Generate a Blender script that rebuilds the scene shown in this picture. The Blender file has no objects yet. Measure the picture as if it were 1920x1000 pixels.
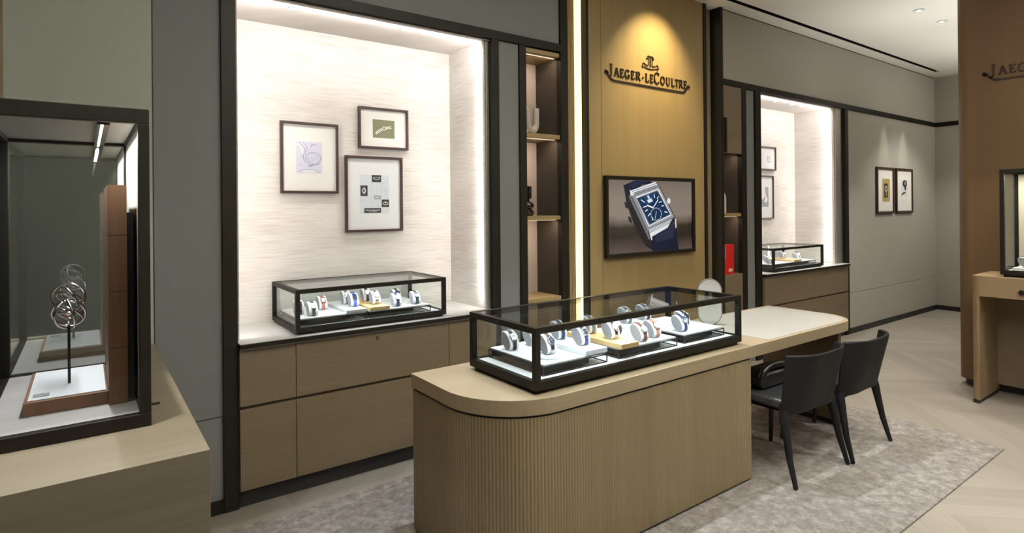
import bpy, math, random
from mathutils import Vector, Matrix
C = bpy.context.scene.collection
sc = bpy.context.scene
R = math.radians

# ------------------------------------------------------------------ camera
F, CX, CY, YAW, PITCH, ROLL = 1095.21, 960.0, 391.15, 0.6309, 0.0008, -0.0088
fwd = Vector((math.sin(YAW)*math.cos(PITCH), math.cos(YAW)*math.cos(PITCH), math.sin(PITCH)))
rt = Vector((math.cos(YAW), -math.sin(YAW), 0)); up = rt.cross(fwd)
r2 = rt*math.cos(ROLL)+up*math.sin(ROLL); u2 = up*math.cos(ROLL)-rt*math.sin(ROLL)
cam = bpy.data.cameras.new('camera'); co = bpy.data.objects.new('camera', cam); C.objects.link(co)
m = Matrix((r2, u2, -fwd)).transposed().to_4x4(); m.translation = (0, 0, 1.6); co.matrix_world = m
cam.sensor_fit = 'HORIZONTAL'; cam.sensor_width = 36; cam.lens = F/1920*36
cam.shift_x = 0; cam.shift_y = -(500-CY)/1920; cam.clip_start = .02
sc.camera = co
# ------------------------------------------------------------------ world, exposure
w = bpy.data.worlds.new('world'); sc.world = w; w.use_nodes = True
w.node_tree.nodes['Background'].inputs[0].default_value = (1, .93, .82, 1)
w.node_tree.nodes['Background'].inputs[1].default_value = .02
vs = sc.view_settings; vs.view_transform = 'Standard'; vs.look = 'None'; vs.gamma = 1; vs.use_curve_mapping = False
vs.exposure = 0.0
sc.cycles.max_bounces = 8; sc.cycles.diffuse_bounces = 4; sc.cycles.glossy_bounces = 6
sc.cycles.transparent_max_bounces = 24; sc.cycles.transmission_bounces = 6
sc.cycles.sample_clamp_indirect = 4; sc.cycles.use_denoising = True
sc.cycles.caustics_reflective = False; sc.cycles.caustics_refractive = False
WARM = (1, .80, .55); NEUT = (1, .96, .88); COOL = (.86, .93, 1); WHT = (.96, .98, .98)
def area(name, loc, direction, sx, sy, power, col, spread=180):
    l = bpy.data.lights.new(name, 'AREA'); l.shape = 'RECTANGLE'; l.size = sx; l.size_y = sy
    l.energy = power; l.color = col; l.spread = R(spread)
    o = bpy.data.objects.new(name, l); C.objects.link(o); o.location = loc
    d = Vector(direction).normalized()
    # local x axis stays along the longest side given by sx (world X or Y)
    o.rotation_euler = d.to_track_quat('-Z', 'Y').to_euler()
    return o
def area_m(name, loc, xaxis, direction, sx, sy, power, col, spread=180):
    o = area(name, loc, direction, sx, sy, power, col, spread)
    z = -Vector(direction).normalized(); x = Vector(xaxis).normalized(); y = z.cross(x)
    mm = Matrix((x, y, z)).transposed().to_4x4(); mm.translation = loc; o.matrix_world = mm
    return o
def spot(name, loc, tgt, power, ang, blend, col, rad=.025):
    l = bpy.data.lights.new(name, 'SPOT'); l.energy = power; l.color = col
    l.spot_size = R(ang); l.spot_blend = blend; l.shadow_soft_size = rad
    o = bpy.data.objects.new(name, l); C.objects.link(o); o.location = loc
    o.rotation_euler = (Vector(tgt)-Vector(loc)).to_track_quat('-Z', 'Y').to_euler()
    return o
ZC = 3.562
# shop ceiling downlights, plus unseen spots added to brighten wall and pedestal
for i, (x, y, tx, ty, p, a, col) in enumerate([
    (.8, .9, .9, 1.1, 10, 70, NEUT), (2.2, 1.2, 2.2, 1.3, 60, 70, WHT), (3.7, 1.2, 3.7, 1.2, 30, 70, NEUT),
    (1.6, 2.4, 1.6, 2.35, 175, 42, COOL), (5.2, .9, 5.2, 1.2, 95, 60, NEUT), (3.8, .1, 3.9, .7, 80, 60, NEUT),
    (6.77, 2.315, 6.77, 2.4, 85, 70, NEUT), (7.39, 2.315, 7.6, 2.4, 85, 70, NEUT), (9.2, 2.2, 9.2, 2.6, 115, 95, NEUT),
    (2.95, 2.4, 3.1, 2.2, 230, 62, COOL), (4.2, 2.35, 4.2, 2.3, 45, 50, NEUT), (.0, 2.0, .0, 2.0, 330, 38, NEUT), (5.0, -.2, 5.0, .6, 90, 60, NEUT)]):
    spot('downlight_and_fill', (x, y, ZC-.02), (tx, ty, 0), p, a, .5, col)
for x, y, z, p in ((.6, -1.0, 3.1, 14), (3.6, -1.2, 3.1, 16), (5.4, .2, 3.2, 10), (9.7, 1.0, 3.1, 45)):  # added unseen point lights that lift the room's ambient level
    l = bpy.data.lights.new('room_fill_lamp', 'POINT'); l.energy = p; l.color = (1, .93, .83); l.shadow_soft_size = .15
    o = bpy.data.objects.new('room_fill_lamp', l); C.objects.link(o); o.location = (x, y, z)
for x, y, z, p in ((1.6, .8, 2.2, 270), (4.2, .2, 2.0, 90), (6.9, 2.05, 1.2, 13), (8.8, 2.0, 1.2, 12)):      # added unseen area lights that brighten the ceiling and upper walls
    area('ceiling_fill_lamp', (x, y, z), (.0, -.12, 1), .3, .3, p, (1, .97, .88), 100)
spot('logo_lamp', (4.10, 2.93, ZC-.03), (4.08, 3.44, 2.6), 150, 84, 1.0, (1, .78, .42), .02)
spot('logo_lamp', (3.9, 2.6, ZC-.03), (3.9, 3.44, 1.8), 8, 60, .9, (1, .78, .45), .02)
for x in (8.76, 9.38):
    spot('picture_lamp', (x, 3.12, ZC-.03), (x, 3.42, 1.85), 60, 20, .8, (1, .9, .7), .01)
# LED lines inside both wall niches
def niche_lamps(x0, x1, k=1.0):
    xm = (x0+x1)/2
    area_m('niche_led_top', (xm, 3.478, 2.775), (1, 0, 0), (0, 1, -.45), x1-x0-.1, .02, 5*k, (1, .96, .93))
    area_m('niche_led_side', (x1-.02, 3.475, 1.85), (0, 0, 1), (-.25, 1, 0), 1.8, .02, 4.6*k, (1, .96, .93))
    area_m('niche_led_side', (x0+.02, 3.475, 1.85), (0, 0, 1), (.25, 1, 0), 1.8, .02, 4.6*k, (1, .96, .93))
    for fx in (.22, .30, .66, .75):
        spot('niche_spot', (x0+(x1-x0)*fx, 3.55, 2.785), (x0+(x1-x0)*fx, 3.40, .0), 8.5*k, 84, .5, (1, .95, .9), .02)
niche_lamps(.68, 2.29); niche_lamps(5.74, 7.42)

# ------------------------------------------------------------------ materials
def nt(name):
    mt = bpy.data.materials.new(name); mt.use_nodes = True
    return mt, mt.node_tree.nodes, mt.node_tree.links, mt.node_tree.nodes['Principled BSDF']
def plain(name, col, rough=.5, metal=0, spec=.5, coat=0, noise=0, nscale=60, bump=0):
    mt, N, L, b = nt(name)
    b.inputs['Base Color'].default_value = (*col, 1); b.inputs['Roughness'].default_value = rough
    b.inputs['Metallic'].default_value = metal; b.inputs['Specular IOR Level'].default_value = spec
    b.inputs['Coat Weight'].default_value = coat
    if noise or bump:
        tc = N.new('ShaderNodeTexCoord'); n = N.new('ShaderNodeTexNoise'); n.inputs['Scale'].default_value = nscale
        n.inputs['Detail'].default_value = 4; L.new(tc.outputs['Object'], n.inputs['Vector'])
        if noise:
            r = N.new('ShaderNodeMix'); r.data_type = 'RGBA'
            r.inputs[6].default_value = (*[c*(1-noise) for c in col], 1); r.inputs[7].default_value = (*[min(1, c*(1+noise)) for c in col], 1)
            L.new(n.outputs['Fac'], r.inputs[0]); L.new(r.outputs[2], b.inputs['Base Color'])
        if bump:
            bp = N.new('ShaderNodeBump'); bp.inputs['Strength'].default_value = bump; bp.inputs['Distance'].default_value = .002
            L.new(n.outputs['Fac'], bp.inputs['Height']); L.new(bp.outputs['Normal'], b.inputs['Normal'])
    return mt
def wood(name, c1, c2, axis='Z', rough=.5, fine=90, spec=.4):
    mt, N, L, b = nt(name)
    tc = N.new('ShaderNodeTexCoord'); mp = N.new('ShaderNodeMapping')
    s = {'X': (1.2, fine, fine), 'Y': (fine, 1.2, fine), 'Z': (fine, fine, 1.2)}[axis]
    mp.inputs['Scale'].default_value = s
    n = N.new('ShaderNodeTexNoise'); n.inputs['Scale'].default_value = 1.0; n.inputs['Detail'].default_value = 5; n.inputs['Roughness'].default_value = .6
    n2 = N.new('ShaderNodeTexNoise'); n2.inputs['Scale'].default_value = .08; n2.inputs['Detail'].default_value = 2
    L.new(tc.outputs['Object'], mp.inputs['Vector']); L.new(mp.outputs['Vector'], n.inputs['Vector']); L.new(mp.outputs['Vector'], n2.inputs['Vector'])
    a = N.new('ShaderNodeMath'); a.operation = 'ADD'; L.new(n.outputs['Fac'], a.inputs[0]); L.new(n2.outputs['Fac'], a.inputs[1])
    cr = N.new('ShaderNodeValToRGB'); cr.color_ramp.elements[0].position = .35; cr.color_ramp.elements[1].position = .65
    cr.color_ramp.elements[0].color = (*c2, 1); cr.color_ramp.elements[1].color = (*c1, 1)
    h = N.new('ShaderNodeMath'); h.operation = 'MULTIPLY'; h.inputs[1].default_value = .5; L.new(a.outputs[0], h.inputs[0])
    L.new(h.outputs[0], cr.inputs[0]); L.new(cr.outputs[0], b.inputs['Base Color'])
    b.inputs['Roughness'].default_value = rough; b.inputs['Specular IOR Level'].default_value = spec
    bp = N.new('ShaderNodeBump'); bp.inputs['Strength'].default_value = .15; bp.inputs['Distance'].default_value = .001
    L.new(n.outputs['Fac'], bp.inputs['Height']); L.new(bp.outputs['Normal'], b.inputs['Normal'])
    return mt
def streaks(name, base, dark, sx=5, sz=160, lo=.60, hi=.76):
    # woven grasscloth: short horizontal darker slubs
    mt, N, L, b = nt(name)
    tc = N.new('ShaderNodeTexCoord'); sp = N.new('ShaderNodeSeparateXYZ'); L.new(tc.outputs['Object'], sp.inputs[0])
    ad = N.new('ShaderNodeMath'); ad.operation = 'ADD'; L.new(sp.outputs[0], ad.inputs[0]); L.new(sp.outputs[1], ad.inputs[1])
    cb = N.new('ShaderNodeCombineXYZ'); L.new(ad.outputs[0], cb.inputs[0]); L.new(sp.outputs[2], cb.inputs[2])
    mp = N.new('ShaderNodeMapping'); mp.inputs['Scale'].default_value = (sx, 1, sz); L.new(cb.outputs[0], mp.inputs['Vector'])
    n = N.new('ShaderNodeTexNoise'); n.inputs['Scale'].default_value = 1; n.inputs['Detail'].default_value = 3
    L.new(mp.outputs[0], n.inputs['Vector'])
    mp2 = N.new('ShaderNodeMapping'); mp2.inputs['Scale'].default_value = (2, 1, 9); L.new(cb.outputs[0], mp2.inputs['Vector'])
    n2 = N.new('ShaderNodeTexNoise'); n2.inputs['Scale'].default_value = 1; L.new(mp2.outputs[0], n2.inputs['Vector'])
    a = N.new('ShaderNodeMath'); a.operation = 'MULTIPLY_ADD'; a.inputs[1].default_value = .35; L.new(n2.outputs['Fac'], a.inputs[0]); L.new(n.outputs['Fac'], a.inputs[2])
    cr = N.new('ShaderNodeValToRGB'); cr.color_ramp.elements[0].position = lo; cr.color_ramp.elements[1].position = hi+.1
    cr.color_ramp.elements[0].color = (*base, 1); cr.color_ramp.elements[1].color = (*dark, 1)
    L.new(a.outputs[0], cr.inputs[0]); L.new(cr.outputs[0], b.inputs['Base Color'])
    b.inputs['Roughness'].default_value = .85; b.inputs['Specular IOR Level'].default_value = .2
    bp = N.new('ShaderNodeBump'); bp.inputs['Strength'].default_value = .2; bp.inputs['Distance'].default_value = .001
    L.new(n.outputs['Fac'], bp.inputs['Height']); L.new(bp.outputs['Normal'], b.inputs['Normal'])
    return mt
def emit(name, col, s):
    mt, N, L, b = nt(name); b.inputs['Base Color'].default_value = (0, 0, 0, 1)
    b.inputs['Specular IOR Level'].default_value = .2; b.inputs['Roughness'].default_value = .3
    b.inputs['Emission Color'].default_value = (*col, 1); b.inputs['Emission Strength'].default_value = s
    return mt
def glassm(name, refl=1.0, base=0.0, tint=(.97, .985, .98)):
    mt = bpy.data.materials.new(name); mt.use_nodes = True; N = mt.node_tree.nodes; L = mt.node_tree.links; N.clear()
    out = N.new('ShaderNodeOutputMaterial'); mx = N.new('ShaderNodeMixShader'); t = N.new('ShaderNodeBsdfTransparent'); g = N.new('ShaderNodeBsdfGlossy')
    t.inputs[0].default_value = (*tint, 1); g.inputs['Roughness'].default_value = .0; g.inputs[0].default_value = (1, 1, 1, 1)
    f = N.new('ShaderNodeLayerWeight'); f.inputs[0].default_value = .5
    pw = N.new('ShaderNodeMath'); pw.operation = 'POWER'; pw.inputs[1].default_value = 4.0; L.new(f.outputs['Facing'], pw.inputs[0])
    ma = N.new('ShaderNodeMath'); ma.operation = 'MULTIPLY_ADD'; ma.inputs[1].default_value = refl; ma.inputs[2].default_value = base; ma.use_clamp = True
    L.new(pw.outputs[0], ma.inputs[0]); L.new(ma.outputs[0], mx.inputs[0]); L.new(t.outputs[0], mx.inputs[1]); L.new(g.outputs[0], mx.inputs[2]); L.new(mx.outputs[0], out.inputs[0])
    return mt
def floorm():
    mt, N, L, b = nt('floor_oak')
    tc = N.new('ShaderNodeTexCoord'); sp = N.new('ShaderNodeSeparateXYZ'); L.new(tc.outputs['Object'], sp.inputs[0])
    def mth(op, a, bb=None, cc=None):
        x = N.new('ShaderNodeMath'); x.operation = op
        for i, v in enumerate((a, bb, cc)):
            if v is None: continue
            if isinstance(v, (int, float)): x.inputs[i].default_value = v
            else: L.new(v, x.inputs[i])
        return x.outputs[0]
    W = .9
    pp = mth('PINGPONG', sp.outputs[0], W)                 # chevron fold across X
    col = mth('FLOOR', mth('DIVIDE', sp.outputs[0], W))
    v = mth('ADD', sp.outputs[1], pp)
    row = mth('FLOOR', mth('DIVIDE', v, .16))
    cb = N.new('ShaderNodeCombineXYZ'); L.new(row, cb.inputs[0]); L.new(col, cb.inputs[1])
    wn = N.new('ShaderNodeTexWhiteNoise'); wn.noise_dimensions = '3D'; L.new(cb.outputs[0], wn.inputs[0])
    cb2 = N.new('ShaderNodeCombineXYZ'); L.new(mth('MULTIPLY', v, 40), cb2.inputs[0]); L.new(mth('MULTIPLY', pp, 2), cb2.inputs[1])
    n = N.new('ShaderNodeTexNoise'); n.inputs['Scale'].default_value = 1; n.inputs['Detail'].default_value = 4; L.new(cb2.outputs[0], n.inputs['Vector'])
    a = mth('MULTIPLY_ADD', n.outputs['Fac'], .5, mth('MULTIPLY', wn.outputs[0], .5))
    cr = N.new('ShaderNodeValToRGB'); cr.color_ramp.elements[0].position = .1; cr.color_ramp.elements[1].position = .9
    cr.color_ramp.elements[0].color = (.27, .24, .20, 1); cr.color_ramp.elements[1].color = (.37, .335, .285, 1)
    L.new(a, cr.inputs[0]); L.new(cr.outputs[0], b.inputs['Base Color']); b.inputs['Roughness'].default_value = .45
    return mt
def rugm():
    mt, N, L, b = nt('rug_pile')
    tc = N.new('ShaderNodeTexCoord')
    n = N.new('ShaderNodeTexNoise'); n.inputs['Scale'].default_value = 15; n.inputs['Detail'].default_value = 10; n.inputs['Roughness'].default_value = .8; n.inputs['Distortion'].default_value = .25
    n2 = N.new('ShaderNodeTexNoise'); n2.inputs['Scale'].default_value = 160; n2.inputs['Detail'].default_value = 3
    L.new(tc.outputs['Object'], n.inputs['Vector']); L.new(tc.outputs['Object'], n2.inputs['Vector'])
    cr = N.new('ShaderNodeValToRGB'); e = cr.color_ramp.elements
    e[0].position = .36; e[0].color = (.17, .15, .135, 1); e[1].position = .64; e[1].color = (.50, .47, .435, 1)
    k = e.new(.5); k.color = (.31, .28, .255, 1)
    L.new(n.outputs['Fac'], cr.inputs[0]); L.new(cr.outputs[0], b.inputs['Base Color'])
    b.inputs['Roughness'].default_value = .95; b.inputs['Specular IOR Level'].default_value = .1
    b.inputs['Sheen Weight'].default_value = .25; b.inputs['Sheen Roughness'].default_value = .4
    ad = N.new('ShaderNodeMath'); ad.operation = 'MULTIPLY_ADD'; ad.inputs[1].default_value = .5; L.new(n2.outputs['Fac'], ad.inputs[0]); L.new(n.outputs['Fac'], ad.inputs[2])
    bp = N.new('ShaderNodeBump'); bp.inputs['Strength'].default_value = .8; bp.inputs['Distance'].default_value = .012
    L.new(ad.outputs[0], bp.inputs['Height']); L.new(bp.outputs['Normal'], b.inputs['Normal'])
    return mt
M = {}
M['oak'] = wood('oak_light', (.44, .355, .235), (.36, .285, .18), 'X', .42)
M['oak_v'] = wood('oak_vertical', (.30, .235, .138), (.24, .185, .105), 'Z', .5)
M['oak_cab'] = wood('oak_cabinet', (.185, .142, .09), (.15, .112, .07), 'X', .5)
M['oak_logo'] = wood('oak_feature', (.34, .25, .115), (.285, .205, .09), 'Z', .45)
M['oak_table'] = wood('oak_table', (.30, .215, .125), (.25, .175, .10), 'Y', .5)
M['oak_ped'] = wood('oak_pedestal', (.18, .155, .112), (.14, .118, .083), 'X', .5)
M['oak_col'] = wood('oak_column', (.13, .076, .036), (.11, .063, .03), 'Z', .5, 140)
M['walnut'] = wood('orange_brown_veneer', (.26, .135, .075), (.20, .10, .055), 'Z', .5, 120)
M['bronze'] = plain('dark_bronze', (.0105, .009, .0065), .5, 0, .16, noise=.15, nscale=20)
M['bronze_side'] = plain('shelf_bronze_panel', (.042, .033, .026), .55, 0, .25)
M['steel_grey'] = plain('brushed_grey_metal', (.33, .31, .28), .4, .6)
M['black'] = plain('matt_black', (.008, .008, .009), .5)
M['leather'] = plain('charcoal_leather', (.0065, .0065, .0075), .62, 0, .2, bump=.25, nscale=220)
M['leather_seat'] = plain('black_seat_leather', (.03, .032, .036), .33, 0, .6)
M['leg'] = plain('black_leg', (.012, .011, .010), .5)
M['ceiling'] = plain('ceiling_paint', (.86, .85, .81), .9)
M['grey_panel'] = plain('grey_textile_wall', (.20, .205, .20), .9, spec=.2, noise=.08, nscale=300)
M['grey_wall'] = plain('greige_textile_wall', (.41, .395, .345), .9, spec=.2, noise=.07, nscale=300)
M['green_wall'] = plain('sage_grey_wall', (.60, .64, .57), .85, spec=.2)
M['paper'] = streaks('grasscloth', (.80, .76, .715), (.64, .59, .54))
M['paper_top'] = streaks('grasscloth_ceiling', (.76, .72, .68), (.70, .65, .60))
M['counter'] = plain('pale_stone_counter', (.66, .65, .62), .35, noise=.03, nscale=40)
M['white'] = plain('white_board', (.80, .82, .83), .6)
M['white_gloss'] = plain('white_lacquer', (.80, .84, .85), .3)
M['deck'] = plain('pale_case_floor', (.72, .73, .74), .6, noise=.04, nscale=60)
M['deck_wood'] = wood('grey_oak_deck', (.52, .49, .47), (.40, .38, .365), 'X', .5)
M['gold_block'] = plain('honey_block', (.78, .53, .24), .5, noise=.05, nscale=90)
M['fabric'] = plain('grey_suede', (.36, .355, .365), .9, spec=.2, noise=.12, nscale=400)
M['cush_edge'] = plain('white_suede', (.82, .82, .83), .8)
M['steel'] = plain('polished_steel', (.75, .75, .77), .14, 1)
M['rose'] = plain('rose_gold', (.80, .46, .32), .2, 1)
M['dial_w'] = plain('silver_dial', (.80, .80, .80), .35)
M['dial_b'] = plain('dark_dial', (.02, .03, .06), .25)
M['glass'] = glassm('clear_glass', .55, .02)
M['glass_top'] = glassm('case_top_glass', .55, .035, (.86, .88, .87))
M['glass_mir'] = glassm('coated_glass', .5, .5, (.9, .93, .92))
M['wallpaper_shelf'] = plain('pinkish_shelf_back', (.52, .44, .38), .7)
M['ceramic'] = plain('white_ribbed_ceramic', (.72, .68, .62), .6)
M['black_glass'] = plain('black_glass', (.004, .004, .005), .06, 0, .8)
M['red'] = plain('red_cover', (.62, .015, .015), .45)
M['dred'] = plain('dark_red_cover', (.16, .008, .012), .45)
M['frame_w'] = wood('mahogany_frame', (.05, .022, .02), (.03, .014, .013), 'X', .35)
M['mat'] = plain('picture_mat', (.82, .80, .76), .9)
M['cream_panel'] = plain('cream_panel', (.46, .44, .37), .7)
M['mat2'] = plain('picture_mat_cool', (.78, .80, .80), .9)
M['led'] = emit('led_warm', (1, .80, .55), 1.1)
M['led_gold'] = emit('led_gold', (1, .83, .38), 2.1)
M['led_w'] = emit('led_white', (1, .97, .92), 12)
M['led_c'] = emit('led_cool', (.9, .96, 1), 1.5)
M['floor'] = floorm(); M['rug'] = rugm()
M['inlay'] = plain('cream_leather_inlay', (.50, .475, .42), .5, noise=.03, nscale=200)
M['mirror'] = plain('pale_mirror_panel', (.74, .74, .71), .25, 0)
M['bag'] = plain('black_bag_leather', (.010, .010, .012), .35, 0, .6)
M['logo'] = plain('dark_logo_metal', (.035, .022, .014), .4, .4)

# ------------------------------------------------------------------ mesh builder
class MB:
    def __init__(s): s.v = []; s.f = []; s.mi = []
    def add(s, vs_, fs, k=0):
        b = len(s.v); s.v += [tuple(x) for x in vs_]
        for f in fs: s.f.append([b+i for i in f]); s.mi.append(k)
        return s
    def box(s, x0, x1, y0, y1, z0, z1, k=0):
        v = [(x, y, z) for z in (z0, z1) for x, y in ((x0, y0), (x1, y0), (x1, y1), (x0, y1))]
        return s.add(v, [(3, 2, 1, 0), (4, 5, 6, 7), (0, 1, 5, 4), (1, 2, 6, 5), (2, 3, 7, 6), (3, 0, 4, 7)], k)
    def prism(s, pts, z0, z1, k=0):
        n = len(pts); v = [(x, y, z0) for x, y in pts]+[(x, y, z1) for x, y in pts]
        fs = [tuple(range(n-1, -1, -1)), tuple(range(n, 2*n))]+[(i, (i+1) % n, n+(i+1) % n, n+i) for i in range(n)]
        return s.add(v, fs, k)
    def xprism(s, pts, x0, x1, k=0):      # profile in (y,z)
        n = len(pts); v = [(x0, y, z) for y, z in pts]+[(x1, y, z) for y, z in pts]
        fs = [tuple(range(n)), tuple(range(2*n-1, n-1, -1))]+[(i, n+i, n+(i+1) % n, (i+1) % n) for i in range(n)]
        return s.add(v, fs, k)
    def wprism(s, pts, y0, y1, k=0):      # profile in (x,z), counterclockwise seen from -Y
        n = len(pts); v = [(x, y0, z) for x, z in pts]+[(x, y1, z) for x, z in pts]
        fs = [tuple(range(n)), tuple(range(2*n-1, n-1, -1))]+[(i, n+i, n+(i+1) % n, (i+1) % n) for i in range(n)]
        return s.add(v, fs, k)
    def tube(s, path, rad, n=10, k=0, closed=False):
        P = [Vector(p) for p in path]; m_ = len(P); rr = rad if isinstance(rad, (list, tuple)) else [rad]*m_
        rings = []; prev = None
        for i in range(m_):
            a = P[(i-1) % m_] if (closed or i > 0) else P[i]; b = P[(i+1) % m_] if (closed or i < m_-1) else P[i]
            t = (b-a).normalized()
            if prev is None:
                u_ = t.cross(Vector((0, 0, 1)));
                if u_.length < .1: u_ = t.cross(Vector((1, 0, 0)))
                u_.normalize()
            else:
                u_ = (prev-t*prev.dot(t)).normalized()
            prev = u_; v_ = t.cross(u_)
            rings.append([P[i]+(u_*math.cos(2*math.pi*j/n)+v_*math.sin(2*math.pi*j/n))*rr[i] for j in range(n)])
        v = [p for r_ in rings for p in r_]; fs = []
        for i in range(m_ if closed else m_-1):
            for j in range(n):
                a = i*n+j; b = i*n+(j+1) % n; c = ((i+1) % m_)*n+(j+1) % n; d = ((i+1) % m_)*n+j
                fs.append((a, b, c, d))
        if not closed: fs += [tuple(range(n-1, -1, -1)), tuple(range((m_-1)*n, m_*n))]
        return s.add(v, fs, k)
    def lathe(s, prof, cx=0, cy=0, cz=0, n=24, k=0):
        v = [(cx+r_*math.cos(2*math.pi*j/n), cy+r_*math.sin(2*math.pi*j/n), cz+z) for r_, z in prof for j in range(n)]; m_ = len(prof)
        fs = [(i*n+j, i*n+(j+1) % n, (i+1)*n+(j+1) % n, (i+1)*n+j) for i in range(m_-1) for j in range(n)]
        fs += [tuple(range(n-1, -1, -1)), tuple(range((m_-1)*n, m_*n))]
        return s.add(v, fs, k)
    def build(s, name, mat, parent=None, bevel=0, smooth=False, origin=None, seg=2):
        o0 = Vector((0, 0, 0))
        if parent is not None: o0 = Vector(parent.get('o0', (0, 0, 0)))
        elif origin is not None: o0 = Vector(origin)
        me = bpy.data.meshes.new(name); me.from_pydata([tuple(Vector(p)-o0) for p in s.v], [], s.f)
        for mm_ in (mat if isinstance(mat, (list, tuple)) else [mat]): me.materials.append(mm_)
        for p, k in zip(me.polygons, s.mi): p.material_index = k; p.use_smooth = smooth
        me.update()
        o = bpy.data.objects.new(name, me); C.objects.link(o)
        if parent is not None:
            o.parent = parent; o['o0'] = tuple(o0)
        elif origin is not None:
            o.location = o0; o['o0'] = tuple(o0)
        if bevel:
            b = o.modifiers.new('bevel', 'BEVEL'); b.width = bevel; b.segments = seg; b.limit_method = 'ANGLE'; b.angle_limit = R(40)
        if smooth:
            try: me.set_sharp_from_angle(angle=R(45))
            except Exception: pass
        return o
def tag(o, label, cat, group=None, kind=None):
    o['label'] = label; o['category'] = cat
    if group: o['group'] = group
    if kind: o['kind'] = kind
    return o
def root(name, loc, label, cat, group=None):
    o = bpy.data.objects.new(name, None); C.objects.link(o); o.location = loc; o['o0'] = tuple(loc)
    o.empty_display_size = .1
    return tag(o, label, cat, group)
def struct(mb, name, mat, bevel=0, smooth=False):
    o = mb.build(name, mat, None, bevel, smooth); o['kind'] = 'structure'; return o
def box(*a): return MB().box(*a)
def arc(cx, cy, r_, a0, a1, n=10):
    return [(cx+r_*math.cos(R(a0+(a1-a0)*i/n)), cy+r_*math.sin(R(a0+(a1-a0)*i/n))) for i in range(n+1)]

# ------------------------------------------------------------------ room shell
XL, XR, YF, YW, YB = -1.6, 10.577, -2.6, 3.42, 3.95
ZR0, ZR1 = 2.804, 2.866
struct(box(XL-.1, XR+.1, YF-.1, 4.1, -.1, 0), 'floor', M['floor'])
ce = MB().box(XL-.1, XR+.1, YF-.1, 3.205, ZC, ZC+.1).box(XL-.1, XR+.1, 3.26, 4.1, ZC, ZC+.1)
ce.box(XL-.1, 1.0, 3.205, 3.26, ZC, ZC+.1).box(10.15, XR+.1, 3.205, 3.26, ZC, ZC+.1)
struct(ce, 'ceiling', M['ceiling'])
struct(MB().box(1.0, 10.15, 3.2, 3.265, ZC+.1, ZC+.11).box(1.0, 10.15, 3.2, 3.207, ZC+.002, ZC+.1).box(1.0, 10.15, 3.258, 3.265, ZC+.002, ZC+.1), 'trim_1', M['black'])
struct(box(XL-.1, XL, YF, 3.6, 0, ZC), 'wall_left', M['bronze_side'])
struct(box(XL-.1, XR+.1, YF-.1, YF, 0, ZC), 'wall_front', M['bronze_side'])
struct(box(XR, XR+.1, YF, 3.6, 0, ZC), 'wall_right', M['grey_wall'])
# back wall pieces
struct(box(XL, -.29, YW-.03, YW+.1, 0, ZC), 'wall_back_oak', M['oak_v'])
struct(box(-.29, .272, YW, YW+.1, 0, ZC), 'wall_back_sage', M['green_wall'])
struct(MB().box(.278, .584, YW, YW+.1, .512, ZC).box(.278, .584, YW, YW+.1, 0, .506), 'wall_back_grey', M['grey_panel'])
struct(MB().box(.584, 2.99, YW, YW+.1, ZR1, ZC), 'wall_back_upper', M['grey_panel'])
struct(MB().box(2.382, 2.565, YW, YW+.1, .512, ZR0).box(2.382, 2.565, YW, YW+.1, 0, .506), 'wall_back_pier', M['grey_panel'])
struct(MB().box(5.065, XR, YW, YW+.1, ZR1, ZC-.012), 'wall_back_upper_right', M['grey_wall'])
struct(MB().box(5.46, 5.62, YW, YW+.1, 0, ZR0), 'wall_back_pier_right', M['grey_panel'])
struct(MB().box(7.685, XR, YW, YW+.1, .510, ZR0).box(7.685, XR, YW, YW+.1, 0, .505), 'wall_back_right', M['grey_wall'])
# niches
def niche(x0, x1, n):
    struct(MB().box(x0-.03, x1+.03, YB, YB+.05, .80, ZR0+.03), 'wall_niche_back_'+n, M['paper'])
    struct(MB().box(x0-.03, x0, 3.46, YB, .80, ZR0), 'wall_niche_left_'+n, M['paper'])
    struct(MB().box(x1, x1+.03, 3.46, YB, .80, ZR0), 'wall_niche_right_'+n, M['paper'])
    struct(MB().box(x0-.03, x1+.03, 3.47, YB+.05, ZR0, ZR0+.03), 'ceiling_niche_'+n, M['paper_top'])
niche(.675, 2.293, 'first'); niche(5.735, 7.43, 'second')
# bronze posts and rails
B = M['bronze']
def trim(n, *boxes, mat=None):
    mb = MB()
    for b in boxes: mb.box(*b)
    return struct(mb, 'trim_%d' % n, mat or B, .003)
YT = YW-.02
trim(2, (.584, .657, YT, YW+.03, 0, ZR1))
trim(3, (2.324, 2.382, YT, YW+.03, 0, ZR0)); trim(4, (2.565, 2.626, YT, YW+.03, 0, ZR0))
trim(5, (.657, 2.96, YT, YW+.03, ZR0, ZR1))
trim(6, (2.96, 2.984, YT, 3.45, 0, ZC), (2.984, 3.03, YT, 3.53, 0, ZC))
trim(7, (5.028, 5.068, YT, 3.53, 0, ZC)); trim(8, (5.068, XR, YT, YW+.03, ZR0, ZR1))
trim(9, (5.375, 5.46, YT, YW+.03, 0, ZR0)); trim(10, (5.62, 5.729, YT, YW+.03, 0, ZR0))
trim(11, (7.60, 7.685, YT, YW+.03, 0, ZR0))
trim(12, (2.300, 2.3235, YW+.026, YW+.04, .80, ZR0), (.658, 2.3235, YW+.01, YW+.045, ZR0-.012, ZR0), mat=M['steel_grey'])
trim(13, (7.44, 7.5995, YW+.02, YW+.04, .80, ZR0), (5.73, 7.5995, YW+.01, YW+.045, ZR0-.012, ZR0), mat=M['steel_grey'])
trim(14, (XR-.02, XR, YF, YW-.02, ZR0, ZR1)); 
trim(15, (5.068, XR, YW+.004, YW+.03, ZC-.012, ZC))  # dark strip stands for the shade in the gap below the ceiling
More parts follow.
